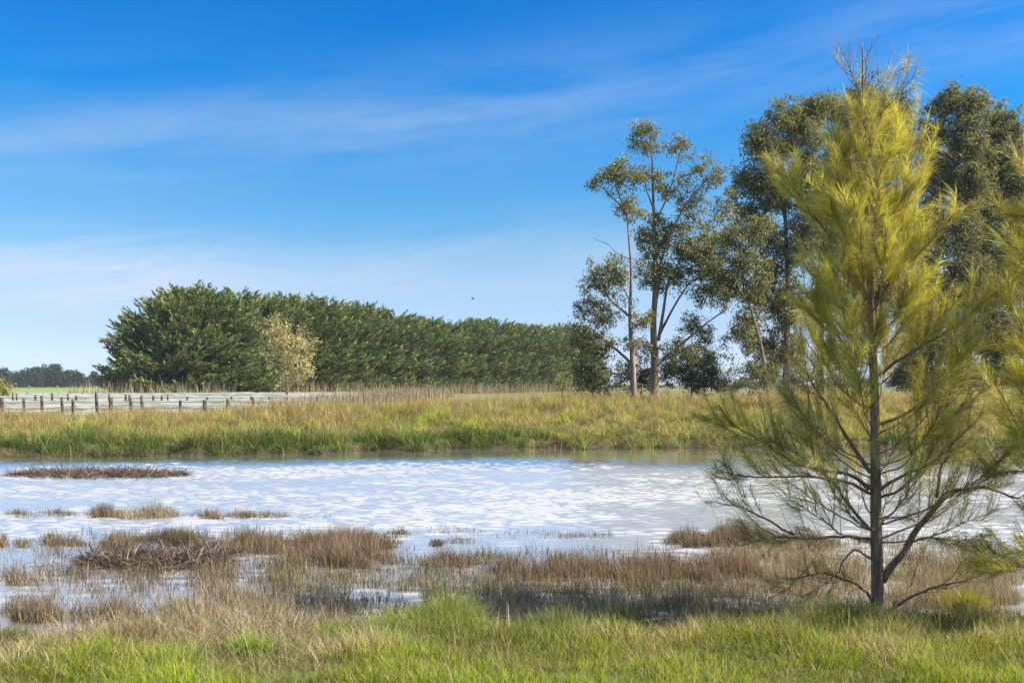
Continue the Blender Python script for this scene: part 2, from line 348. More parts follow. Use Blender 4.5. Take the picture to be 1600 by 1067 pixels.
# reeds and sedges standing in the shallows (traced patches: x0, x1, y of base, spread, height px, density, tone)
PATCH = [
 (5, 130, 804, 4, 13, .7, 'd'), (135, 180, 805, 4, 22, 2.0, 'b'), (178, 285, 806, 5, 20, 1.8, 's'), (290, 330, 804, 3, 12, .5, 'd'),
 (312, 352, 808, 4, 15, 1.6, 'b'), (350, 400, 806, 4, 15, 1.6, 'b'), (400, 455, 806, 4, 13, 1.2, 'b'), (440, 540, 806, 4, 8, .12, 'd'),
 (0, 10, 850, 6, 20, 2, 'r'), (22, 60, 850, 5, 17, 1.2, 'b'), (60, 95, 849, 5, 20, 1.6, 'b'), (100, 145, 850, 5, 15, .8, 'b'), (150, 215, 852, 7, 20, 1.2, 'b'),
 (210, 330, 846, 8, 22, 1.8, 'd'), (300, 460, 858, 9, 24, 1.4, 'b'), (370, 450, 850, 9, 26, 1.4, 'r'), (455, 620, 852, 10, 26, 1.8, 'r'), (440, 620, 876, 12, 36, 1.8, 'r'),
 (560, 640, 838, 4, 14, .6, 'd'), (600, 640, 834, 3, 14, 1.4, 'd'), (670, 695, 850, 4, 14, 1.8, 'd'), (640, 760, 830, 5, 10, .25, 'd'), (690, 750, 846, 5, 12, .5, 'd'),
 (760, 960, 836, 6, 11, .14, 'd'), (870, 960, 838, 4, 12, .4, 'd'),
 (660, 745, 880, 8, 28, 1.6, 'r'), (740, 800, 876, 8, 22, .7, 'b'), (765, 860, 898, 10, 34, 1.8, 'b'), (850, 960, 892, 12, 34, 2.0, 'r'), (950, 1080, 896, 13, 38, 2.0, 'r'),
 (1070, 1190, 896, 14, 36, 2.0, 'r'), (1030, 1060, 884, 5, 22, 2.2, 'd'),
 (1040, 1110, 848, 8, 26, 1.5, 'b'), (1090, 1220, 846, 10, 30, 2.0, 'r'), (1200, 1310, 852, 9, 24, 1.6, 'r'), (1110, 1300, 868, 12, 24, 1.2, 's'), (1180, 1360, 900, 18, 36, 1.4, 's'),
 (1100, 1360, 925, 16, 30, 1.0, 's'), (1400, 1600, 905, 18, 30, 1.3, 's'), (1380, 1600, 935, 16, 34, 1.6, 's'), (1390, 1480, 880, 12, 22, .7, 'b'), (1480, 1600, 880, 10, 24, .8, 's'),
 (0, 90, 905, 12, 30, 1.3, 'b'), (90, 300, 905, 22, 26, .35, 'd'), (135, 165, 925, 8, 30, 1.0, 'b'), (280, 370, 910, 12, 30, 1.0, 'b'), (380, 480, 920, 18, 32, .8, 'g'), (470, 560, 915, 16, 34, .9, 'g'),
 (340, 520, 895, 14, 26, .6, 'g'), (0, 100, 960, 12, 40, 1.4, 'b'), (60, 240, 965, 10, 34, 1.2, 'b'), (230, 420, 960, 14, 38, 1.1, 's'), (400, 560, 955, 18, 44, 1.1, 's'),
 (540, 640, 950, 12, 34, .7, 's'), (160, 240, 965, 7, 48, 1.6, 'b'), (20, 90, 968, 8, 46, 1.5, 'b'), (300, 420, 940, 16, 36, .8, 's'), (560, 780, 905, 20, 26, .35, 'g'), (700, 900, 930, 16, 34, .5, 'g'),
 (660, 700, 935, 7, 40, 1.5, 's'), (800, 850, 945, 6, 40, 1.8, 's'), (850, 905, 948, 5, 32, 1.8, 's'), (720, 800, 950, 8, 34, 1.2, 's'), (880, 1150, 935, 22, 36, .45, 'g'), (950, 1120, 955, 10, 40, .7, 'g'),
 (600, 1600, 955, 10, 34, .7, 's'), (560, 1300, 915, 14, 28, .45, 'b'), (0, 640, 870, 40, 20, .30, 'd'), (0, 640, 915, 40, 24, .30, 'b'), (600, 1200, 900, 40, 22, .25, 'd'), (1150, 1600, 880, 40, 24, .35, 's'),
]
TONE = {'d': [(DK, .4), (BR, .45), (OL, .15)], 'b': [(BR, .45), (ST, .2), (RB, .15), (DK, .2)], 'r': [(RB, .45), (BR, .3), (ST, .17), (DK, .08)],
        's': [(ST, .42), (BR, .28), (PALE, .13), (RB, .12), (OL, .05)], 'g': [(OL, .4), (BR, .25), (ST, .25), (DK, .1)]}
parts = []
for x0, x1, yb, sp, hp, den, tone in PATCH:
    n_ = int((x1-x0)*(sp*2)*den*1.25*(.32 if x1 <= 640 and yb > 890 else .5 if yb > 890 else .62 if yb > 860 else 1.1))+10
    px = x0+(x1-x0)*R.beta(1.35, 1.35, n_)+R.normal(size=n_)*(2+.05*(x1-x0)); u = np.clip((px-x0)/(x1-x0), 0, 1)
    env = np.sqrt(np.clip(1-(2*u-1)**2, .05, 1))
    py = yb+R.uniform(-1, 1, n_)*sp*(.35+.65*env)
    Y = CAMZ*F/(py-HOR); X = (px-800)/F*Y
    cl_ = fg1(X*2.2, Y*2.2); keep = R.random(n_) < (.72+.42*cl_).clip(.15, 1); X, Y, px, py, env, cl_ = (q_[keep] for q_ in (X, Y, px, py, env, cl_)); n_ = len(X)
    if not n_: continue
    H = .88*hp/F*Y*R.uniform(.40, 1.25, n_)*(.45+.55*env)*(1+.35*cl_).clip(.4, 1.6)
    c = palette(n_, [q_[0] for q_ in TONE[tone]], [q_[1] for q_ in TONE[tone]])
    parts.append(grass(X, Y, H, R.uniform(.0035, .007, n_)*(1+.04*(Y-10)), c, .22, .22, 3, z=np.full(n_, -.02)))
tag(link('marsh_reeds', raw_mesh('marsh_reeds', *merge(parts)), M['dry']), 'brown reeds and sedges standing in the shallow near water', 'reeds', kind='stuff')

# rafts of dead broken reed stems
def raft(name, x0, x1, yb, spread, hp, n_, label, tall=.12):
    px = x0+(x1-x0)*R.beta(1.6, 1.6, n_); u = (px-x0)/(x1-x0); env = np.sqrt(np.clip(1-(2*u-1)**2, .03, 1))
    py = yb+R.normal(size=n_)*spread*.5*env
    Y = CAMZ*F/(py-HOR); X = (px-800)/F*Y; H = hp/F*Y
    Zs = np.abs(R.normal(size=n_))*H*.35*env
    a = R.uniform(0, 2*pi, n_); up = np.where(R.random(n_) < tall, R.uniform(.8, 2.5, n_), np.abs(R.normal(size=n_))*.55)
    D = unit(np.stack((np.cos(a), np.sin(a), up), -1)); Bv = R.normal(size=(n_, 3))*.25; Bv[:, 2] -= .15
    ctr = np.array([X.mean(), Y.mean(), 0])
    c = palette(n_, [DK, (.14, .10, .075), (.24, .19, .15), (.5, .45, .38), (.05, .04, .03)], [.34, .28, .16, .10, .12])
    side = unit(np.cross(D, rvec(n_)))
    me = raw_mesh(name, *strips(np.stack((X, Y, Zs), -1)-ctr, D, Bv, side, H*R.uniform(.6, 2.4, n_), R.uniform(.005, .012, n_)*(Y.mean()/13)**.5, c, 3, (1, .95, .7, .3)))
    tag(link(name, me, M['dry'], None, ctr), label, 'reed raft')
raft('dead_reed_raft', 122, 362, 880, 10, 15, 6500, 'tangled raft of dead brown reed stems nearest the grassy bank')
raft('dead_reed_raft', 8, 298, 743, 5, 8.5, 5600, 'low flat raft of dead reed stems out by the far bank')

# far bank: tussocks, rushes, seed heads
parts = []
bk1, bk2, bk3 = Noise(1.6, 21), Noise(5, 22), Noise(12, 23)
nt = 17000
cx = R.uniform(-28, 30, nt); d0 = R.uniform(-.15, 15, nt)**1.0; cy = far_shore(cx)+d0
keep = np.abs(cx) < .60*cy+2; cx, cy, d0 = cx[keep], cy[keep], d0[keep]; nt = len(cx)
per = 20; X = np.repeat(cx, per); Y = np.repeat(cy, per); dd = np.repeat(d0, per)
rad = np.repeat(R.uniform(.06, .18, nt), per); X = X+R.normal(size=len(X))*rad; Y = Y+R.normal(size=len(X))*rad
n_ = len(X); th = np.repeat(R.random(nt), per)
b1, b2 = bk1(X, Y), bk2(X, Y); b3 = bk3(X, Y)
c_slope = palette(n_, [(.37, .30, .13), (.27, .245, .08), (.46, .36, .20), (.18, .17, .06), (.30, .20, .12)], [.27, .22, .26, .12, .13])
c_green = palette(n_, [(.24, .27, .06), (.33, .34, .07), (.14, .18, .04)], [.4, .35, .25])
c_dark = palette(n_, [(.06, .10, .022), (.10, .15, .03), (.16, .17, .06), (.035, .05, .018)], [.35, .3, .2, .15])
c_top = palette(n_, [(.34, .24, .14), (.44, .34, .19), (.27, .26, .09), (.22, .14, .08)], [.36, .28, .22, .14])
c = np.where((b1+.5*b3+R.normal(size=n_)*.4 > .62)[:, None], c_green, c_slope)
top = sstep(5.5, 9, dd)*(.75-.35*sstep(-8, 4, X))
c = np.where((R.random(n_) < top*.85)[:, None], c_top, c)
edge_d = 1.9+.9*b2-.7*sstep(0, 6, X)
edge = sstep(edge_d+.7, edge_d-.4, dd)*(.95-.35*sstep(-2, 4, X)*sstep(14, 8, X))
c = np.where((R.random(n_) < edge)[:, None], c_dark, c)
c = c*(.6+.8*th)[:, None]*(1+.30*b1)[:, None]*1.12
H = (.18+.20*R.random(n_))*(1+.5*b1+.42*np.repeat(R.normal(size=nt), per)).clip(.4, 2.0)
H = H*(1+.45*edge*sstep(6, -2, X))*(1+.40*top)*.92
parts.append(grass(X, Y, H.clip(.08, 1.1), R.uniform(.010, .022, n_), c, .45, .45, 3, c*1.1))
# seed stalks standing above the crest
n_ = 26000; X = R.uniform(-28, 30, n_); dd = R.uniform(5, 15, n_); Y = far_shore(X)+dd
keep = R.random(n_) < .35+.65*(bk2(X, Y) > 0); X, Y, dd = X[keep], Y[keep], dd[keep]; n_ = len(X)
parts.append(grass(X, Y, R.uniform(.35, .85, n_)*(1+.25*bk2(X, Y)), R.uniform(.008, .016, n_), palette(n_, [(.42, .29, .16), ST, (.28, .17, .09)], [.45, .35, .2]), .16, .2))
tag(link('bank_grass', raw_mesh('bank_grass', *merge(parts)), M['grass']), 'tussocky yellow green and straw grass covering the far bank', 'grass', kind='stuff')

# ------------------------------------------------------------------ tubes and trees
def catmull(pts, k=4):
    p = np.asarray(pts, float)
    if len(p) < 3: 
        t = np.linspace(0, 1, k+1)[:, None]; return p[0]*(1-t)+p[-1]*t
    q = np.vstack((2*p[0]-p[1], p, 2*p[-1]-p[-2])); o = []
    for i in range(1, len(q)-2):
        for j in range(k):
            t = j/k; a, b_, c_, d_ = q[i-1], q[i], q[i+1], q[i+2]
            o.append(.5*((2*b_)+(c_-a)*t+(2*a-5*b_+4*c_-d_)*t*t+(-a+3*b_-3*c_+d_)*t**3))
    o.append(p[-1]); return np.array(o)
class Tubes:
    def __init__(s): s.V, s.L, s.S, s.n = [], [], [], 0
    def add(s, P, r, sides=6):
        P = np.asarray(P, float); n = len(P); r = np.asarray(r, float)*np.ones(n)
        T = unit(np.gradient(P, axis=0)); up = np.array((0.31, .87, .38)); A = unit(np.cross(T, up)); Bq = np.cross(T, A)
        a = np.arange(sides)/sides*2*pi
        ring = P[:, None]+r[:, None, None]*(np.cos(a)[None, :, None]*A[:, None]+np.sin(a)[None, :, None]*Bq[:, None])
        s.V.append(ring.reshape(-1, 3)); i = np.arange(n-1)[:, None]*sides; j = np.arange(sides)[None]; jn = (j+1)%sides
        s.L.append((np.stack((i+j, i+jn, i+sides+jn, i+sides+j), -1).reshape(-1)+s.n)); s.S.append(np.full((n-1)*sides, 4))
        s.L.append(np.arange(sides)[::-1]+s.n); s.S.append(np.array([sides])); s.L.append(np.arange(sides)+s.n+(n-1)*sides); s.S.append(np.array([sides]))
        s.n += n*sides
    def obj(s, name, mat, parent, origin=(0, 0, 0)):
        return link(name, raw_mesh(name, np.concatenate(s.V)-np.asarray(origin), np.concatenate(s.L), np.concatenate(s.S), None, True), mat, parent)
def leaves(P, D, Ln, Wd, col):
    """diamond leaves, one quad each"""
    n = len(P); side = unit(np.cross(D, rvec(n)))*Wd[:, None]*.5; nrm = unit(np.cross(D, side))
    mid = P+D*Ln[:, None]*.45+nrm*(Ln*.06)[:, None]
    V = np.stack((P, mid-side, P+D*Ln[:, None], mid+side), 1).reshape(-1, 3)
    lp = np.arange(4*n); C = np.repeat(col, 4, 0)
    return V, lp, np.full(n, 4), C
def wobble(P, amp, seed=None):
    n = len(P); w = R.normal(size=(n, 3))*amp; w[0] = 0
    return P+np.cumsum(w, 0)*np.linspace(.3, 1, n)[:, None]

def gum(label, Yd, trunk, r0, limbs, boxes, dens=1.0, leafcol=((.20, .205, .09), (.28, .26, .11), (.46, .40, .17), (.12, .125, .07)), lw=(.35, .3, .13, .22), leaf=.175, name='gum_tree', cat='gum tree', group=None, bark='bark_gum', per=44, rad=.34, depth=.75):
    """a gum tree: traced trunk and limbs (photo px at distance Yd) and crown volumes (x0,x1,y0,y1)"""
    tr = np.array([PX(a, b_, Yd) for a, b_ in trunk]); tr[:, 1] += np.cumsum(R.normal(size=len(tr))*.12)-0
    base = tr[0].copy(); base[2] = min(height(base[0], base[1]), base[2]); tr[0] = base-np.array((0, 0, .15))
    root = empty(name, base, label=label, cat=cat, group=group)
    P = catmull(tr, 5); rr = np.linspace(1, .10, len(P))**1.25*r0; rr[:3] *= (1.35, 1.15, 1.05)
    tb0 = Tubes(); tb0.add(P, rr, 9)
    nodes = [P[len(P)//5:]]; nr = [rr[len(P)//5:]]
    for lb in limbs:
        dy = R.uniform(-1.2, 1.2)
        q = np.array([PX(a, b_, Yd) for a, b_ in lb[1:]]); m_ = len(q)
        q[:, 1] = np.interp(q[0][2], P[:, 2], P[:, 1])+np.linspace(0, dy, m_)
        q = wobble(catmull(q, 4), .02); r_ = np.linspace(1, .3, len(q))*lb[0]/F*Yd*.33
        tb = Tubes(); tb.add(q, r_, 7); tb.obj('limb', M[bark], root, base); nodes.append(q[2:]); nr.append(r_[2:])
    nodes = np.concatenate(nodes); nr = np.concatenate(nr)
    # leaf clusters
    cl_ = []
    for x0, x1, y0, y1 in boxes:
        x0, x1, y0, y1 = x0-5, x1+5, y0-3, y1+6
        w, h = (x1-x0)/2/F*Yd, (y1-y0)/2/F*Yd; c0 = PX((x0+x1)/2, (y0+y1)/2, Yd); dp = max(.5, depth*math.sqrt(w*h)*1.1)
        c0[1] += R.uniform(-.5, .5)*dp + (np.interp(c0[2], P[:, 2], P[:, 1])-Yd)
        k = max(3, int(w*h*dp/(rad**3)*.95*dens)+int(w*h/(rad*rad)*2.4*dens))
        u = rvec(k)*(R.random((k, 1))**.45); cl_.append(c0+(u*.85+R.normal(size=(k, 3))*.22)*np.array((w, dp, h)))
    cl_ = np.concatenate(cl_)
    order = np.argsort(np.min(np.linalg.norm(cl_[:, None]-nodes[None, ::3], axis=2), axis=1))
    tw = Tubes()
    for i in order:
        c0 = cl_[i]; d = c0-nodes; dist = np.linalg.norm(d, axis=1); cost = dist+np.maximum(0, -(d[:, 2]))*1.5+np.where(dist < .15, 1, 0)
        j = int(np.argmin(cost)); a = nodes[j]
        m_ = (a+c0)/2+np.array((0, 0, .12*dist[j]))+R.normal(size=3)*.06*dist[j]
        q = catmull([a, m_, c0], 3); r1 = min(nr[j]*.7, .012+.020*dist[j]); rq = np.linspace(max(r1, .012), .010, len(q))
        tw.add(q, rq, 4); nodes = np.vstack((nodes, q[2:])); nr = np.concatenate((nr, rq[2:]))
    tb0.V += [v_+0 for v_ in tw.V]; tb0.L += [l_+tb0.n for l_ in tw.L]; tb0.S += tw.S; tb0.obj('trunk', M[bark], root, base)
    k = len(cl_); n_ = k*per; C = np.repeat(cl_, per, 0); rr_ = np.repeat(R.uniform(.6, 1.3, k)*rad, per)
    P_ = C+rvec(n_)*(R.random((n_, 1))**.75*1.35)*rr_[:, None]*np.array((1, 1, .8))
    D = unit(rvec(n_)*.9+np.array((0, 0, -.75)))
    cc = np.array(leafcol)[R.choice(len(leafcol), n_, p=np.array(lw)/sum(lw))]*np.repeat(R.uniform(.8, 1.25, k), per)[:, None]*(1+R.normal(size=(n_, 1))*.15)
    me = raw_mesh('crown', *leaves(P_-base, D, R.uniform(.6, 1.25, n_)*leaf, R.uniform(.26, .42, n_)*leaf, cc.clip(.01, 1)))
    link('crown', me, M['gum'], root)
    return root

gum('slender gum tree with a bare straight trunk, closest of the gums to the cypress row', 50,
    [(991, 622), (989, 560), (985, 500), (986, 420), (981, 350), (979, 292)], .17,
    [(6, (985, 495), (960, 474), (945, 457), (935, 440)), (8, (988, 569), (966, 547), (951, 534), (930, 515)), (6, (985, 582), (957, 583), (934, 565), (915, 555)),
     (4, (980, 330), (955, 305), (938, 290), (928, 284)), (3, (985, 405), (965, 395), (950, 380), (930, 371)), (4, (984, 470), (970, 445), (945, 425)), (4, (981, 345), (968, 300), (958, 275)), (4, (990, 560), (1000, 540), (1010, 520))],
    [(940, 1000, 248, 284), (918, 942, 277, 297), (950, 985, 262, 296), (966, 1002, 304, 352), (912, 950, 408, 452), (945, 980, 398, 440), (935, 978, 425, 465), (900, 940, 455, 500), (925, 962, 470, 512), (890, 925, 500, 560), (920, 957, 510, 560),
     (901, 930, 560, 605), (925, 950, 565, 600), (990, 1018, 474, 516), (975, 995, 520, 545), (990, 1010, 255, 290), (895, 915, 545, 590)])
gum('tall twin-forked gum tree with reddish trunk, second from the cypress row', 51,
    [(1023, 624), (1024, 560), (1022, 510), (1025, 440), (1023, 370), (1020, 300), (1018, 230), (1016, 210)], .235,
    [(9, (1030, 532), (1040, 480), (1050, 440), (1075, 400)), (7, (1032, 522), (1055, 480), (1075, 452), (1100, 425)), (7, (1035, 562), (1080, 525), (1110, 500), (1145, 478)), (6, (1024, 440), (1040, 390), (1060, 340), (1080, 300)),
     (5, (1023, 350), (1045, 300), (1060, 240), (1065, 225)), (4, (1060, 340), (1085, 300), (1110, 275)), (5, (1027, 570), (1045, 560), (1070, 548)), (4, (1022, 330), (1010, 300), (1005, 285)), (6, (1024, 575), (1005, 580), (992, 592)), (5, (1026, 480), (1035, 420), (1040, 400))],
    [(979, 1037, 190, 228), (985, 1010, 205, 232), (1035, 1084, 207, 244), (998, 1030, 221, 250), (1076, 1118, 242, 278), (1095, 1134, 258, 294), (1002, 1050, 262, 304), (1037, 1075, 267, 305), (1050, 1092, 280, 330), (1063, 1105, 308, 338), (1000, 1060, 330, 400), (1060, 1130, 350, 430), (1000, 1060, 400, 455), (1090, 1150, 400, 460),
     (996, 1050, 340, 395), (1035, 1090, 340, 395), (1075, 1140, 346, 395), (990, 1040, 385, 450), (1035, 1085, 385, 440), (1075, 1130, 385, 440), (1110, 1158, 390, 470), (1085, 1130, 430, 478), (1031, 1075, 520, 572), (1065, 1102, 525, 572), (994, 1030, 526, 562), (1050, 1090, 425, 455), (1010, 1030, 188, 204)], dens=.62)
gum('thin pole-like gum tree leaning beside the wide gum tree with a reddish top', 47,
    [(1200, 618), (1190, 550), (1172, 480), (1160, 420), (1155, 375), (1152, 350)], .11,
    [(3, (1165, 440), (1185, 470), (1200, 500)), (3, (1158, 400), (1140, 370), (1130, 350)), (3, (1156, 385), (1165, 350), (1160, 325))],
    [(1118, 1150, 300, 350), (1125, 1178, 340, 400), (1140, 1175, 380, 425), (1117, 1145, 345, 380), (1150, 1185, 480, 520), (1155, 1180, 515, 550), (1146, 1182, 552, 586), (1105, 1160, 395, 460), (1130, 1180, 425, 475), (1160, 1205, 395, 460), (1165, 1200, 330, 390), (1170, 1215, 560, 608), (1130, 1170, 500, 540)], dens=.9)
gum('wide bushy gum tree with dark upright trunk behind the tip of the leaning pole gum', 52,
    [(1228, 624), (1228, 540), (1230, 440), (1229, 340), (1226, 260), (1228, 190)], .22,
    [(6, (1229, 400), (1205, 350), (1185, 310)), (5, (1229, 350), (1215, 300), (1200, 260)), (6, (1229, 470), (1195, 440), (1175, 400)), (5, (1228, 520), (1200, 470), (1180, 450)), (6, (1229, 420), (1255, 360), (1275, 300)),
     (5, (1228, 560), (1205, 530), (1190, 500)), (5, (1229, 500), (1250, 470), (1262, 450)), (4, (1228, 300), (1250, 240), (1270, 190)), (4, (1228, 575), (1240, 560), (1250, 545))],
    [(1200, 1250, 155, 204), (1165, 1205, 187, 245), (1240, 1280, 150, 200), (1258, 1308, 140, 180), (1144, 1181, 252, 308), (1177, 1232, 199, 258), (1219, 1294, 178, 240), (1230, 1290, 230, 300), (1165, 1228, 250, 309), (1190, 1252, 275, 335), (1140, 1200, 308, 355), (1240, 1300, 290, 360),
     (1172, 1225, 345, 400), (1220, 1275, 340, 420), (1175, 1230, 390, 450), (1164, 1222, 440, 485), (1225, 1262, 430, 500), (1199, 1250, 455, 520), (1156, 1184, 484, 545), (1185, 1225, 515, 572), (1210, 1256, 520, 560), (1190, 1215, 560, 600), (1235, 1262, 545, 595)], dens=1.5)
gum('broad gum tree whose crown rises directly behind the yellow casuarina tip', 58,
    [(1281, 624), (1280, 540), (1286, 440), (1300, 340), (1325, 240), (1345, 160)], .23,
    [(6, (1284, 470), (1310, 400), (1350, 330)), (5, (1290, 420), (1265, 360), (1260, 300)), (6, (1300, 340), (1350, 270), (1390, 200)), (4, (1281, 570), (1268, 545), (1255, 525)), (5, (1283, 520), (1320, 470), (1350, 440))],
    [(1280, 1335, 145, 205), (1325, 1385, 122, 180), (1375, 1424, 140, 200), (1300, 1370, 170, 240), (1360, 1425, 180, 260), (1260, 1330, 230, 320), (1320, 1400, 240, 330), (1350, 1420, 300, 400), (1250, 1320, 320, 420), (1310, 1380, 340, 440), (1260, 1320, 420, 500), (1320, 1400, 430, 520), (1380, 1440, 400, 480), (1300, 1360, 520, 570)], dens=1.3)
gum('very tall dense gum tree with a rounded pale-lit top, just past the yellow casuarina', 54,
    [(1490, 628), (1492, 540), (1502, 440), (1517, 340), (1515, 240), (1500, 160)], .20,
    [(6, (1500, 450), (1470, 380), (1450, 300)), (5, (1517, 340), (1490, 280), (1465, 220)), (6, (1498, 480), (1460, 450), (1435, 430)), (5, (1516, 280), (1530, 220), (1530, 180)), (5, (1493, 560), (1470, 530), (1440, 510))],
    [(1478, 1500, 130, 165), (1455, 1492, 150, 180), (1495, 1545, 138, 190), (1438, 1480, 172, 240), (1475, 1540, 180, 260), (1440, 1500, 235, 310), (1495, 1550, 240, 320), (1435, 1480, 300, 360), (1470, 1530, 310, 390), (1420, 1480, 350, 430), (1440, 1500, 420, 490), (1480, 1540, 390, 470), (1400, 1460, 450, 540), (1440, 1490, 500, 580), (1400, 1450, 530, 590), (1430, 1480, 570, 612), (1490, 1530, 560, 600), (1395, 1425, 570, 612)], dens=2.1)
gum('gum tree with close twin trunk behind the casuarina edge, dark lower crown', 56,
    [(1511, 626), (1516, 520), (1528, 420), (1533, 340), (1532, 240), (1545, 190)], .20,
    [(6, (1530, 400), (1560, 330), (1580, 270)), (5, (1533, 340), (1560, 280), (1570, 230)), (6, (1520, 480), (1560, 440), (1590, 400)), (5, (1525, 440), (1500, 400), (1490, 360))],
    [(1535, 1590, 165, 230), (1558, 1602, 200, 280), (1520, 1580, 225, 300), (1560, 1612, 270, 340), (1510, 1570, 290, 370), (1560, 1620, 330, 420), (1500, 1560, 360, 440), (1540, 1600, 400, 480), (1490, 1550, 430, 500), (1530, 1590, 470, 560), (1490, 1530, 490, 550), (1535, 1590, 550, 605), (1495, 1525, 570, 610)], dens=2.1)
gum('dark gum tree reaching out of the picture with trunk crossing the horizon gap', 60,
    [(1529, 624), (1545, 500), (1575, 400), (1600, 300), (1615, 230)], .22,
    [(6, (1560, 450), (1610, 400), (1650, 380)), (5, (1580, 380), (1560, 330), (1555, 300))],
    [(1580, 1650, 230, 330), (1600, 1680, 320, 420), (1570, 1640, 400, 480), (1560, 1640, 470, 560), (1590, 1660, 540, 600), (1545, 1580, 500, 560)], dens=1.1)

# bushes under and beside the gums
def bush(label, Yd, px, pyb, boxes, cols, w, leaf=.16, name='shrub', cat='shrub', per=30, rad=.3, dens=1.0, r0=.05, mat='gum'):
    return gum(label, Yd, [(px, pyb), (px+2, pyb-(pyb-min(b_[2] for b_ in boxes))*.5), (px-1, min(b_[2] for b_ in boxes)+6)], r0, [], boxes, dens, cols, w, leaf, name, cat, None, 'bark_dark', per, rad)
YGR = ((.20, .22, .05), (.28, .27, .06), (.12, .15, .04), (.07, .09, .03)); DGR = ((.07, .10, .035), (.11, .14, .045), (.16, .18, .06), (.05, .07, .03))
bush('yellow-green leafy shrub rising behind the tall twin-forked gum tree', 60, 1080, 618, [(1062, 1100, 488, 520), (1085, 1112, 505, 545), (1070, 1110, 530, 580), (1095, 1125, 545, 590), (1035, 1060, 545, 600), (1025, 1045, 560, 600)], YGR, (.35, .25, .25, .15))
bush('dark round shrub with low spreading crown at the foot of the twin-forked gum tree', 53, 1100, 620, [(1048, 1090, 555, 606), (1080, 1120, 560, 606), (1110, 1148, 580, 610), (1065, 1130, 575, 612)], DGR, (.35, .3, .2, .15))
bush('green shrub between the two nearest gum trunks', 56, 1000, 618, [(960, 990, 555, 605), (995, 1020, 560, 605), (978, 1015, 575, 612)], DGR, (.35, .3, .2, .15))
bush('small dark shrub against the last cypress of the row', 54, 925, 618, [(905, 935, 575, 612), (930, 962, 585, 612)], DGR, (.4, .3, .1, .2))
bush('small pale yellow-green bush in front of the cypress row foot', 62, 877, 615, [(868, 886, 586, 608), (872, 888, 578, 598)], ((.38, .36, .14), (.26, .28, .09), (.5, .46, .25)), (.4, .35, .25), .13)
bush('grey-green shrub beside the dark upright gum trunk', 56, 1252, 620, [(1236, 1268, 585, 612), (1250, 1275, 592, 615)], DGR, (.3, .3, .3, .1))
bush('low dark shrub under the very tall dense gum tree', 58, 1440, 622, [(1410, 1450, 570, 612), (1440, 1480, 575, 615)], DGR, (.4, .3, .1, .2))
bush('olive autumn-toned bush at the far end of the netted rows', 80, 8, 618, [(-20, 10, 596, 618), (2, 22, 604, 616), (-10, 6, 592, 606)], ((.34, .30, .08), (.22, .24, .07), (.42, .34, .12)), (.4, .35, .25), .22, rad=.4)
# bronze sapling before the cypress row
gum('pale bronze-leaved young gum standing alone before the cypress row', 88,
    [(450, 617), (446, 580), (438, 545), (436, 520)], .13,
    [(2.2, (446, 580), (455, 550), (465, 530)), (2, (440, 555), (430, 530), (425, 515)), (2, (447, 590), (462, 575), (475, 560))],
    [(415, 442, 495, 530), (412, 438, 520, 550), (435, 468, 505, 545), (455, 488, 515, 555), (440, 480, 540, 580), (460, 490, 560, 596), (440, 462, 575, 600), (418, 445, 545, 565)], 1.0,
    ((.55, .45, .23), (.42, .37, .17), (.66, .56, .35), (.24, .23, .11)), (.33, .3, .17, .2), .26, name='gum_sapling', cat='young tree', per=22, rad=.5)

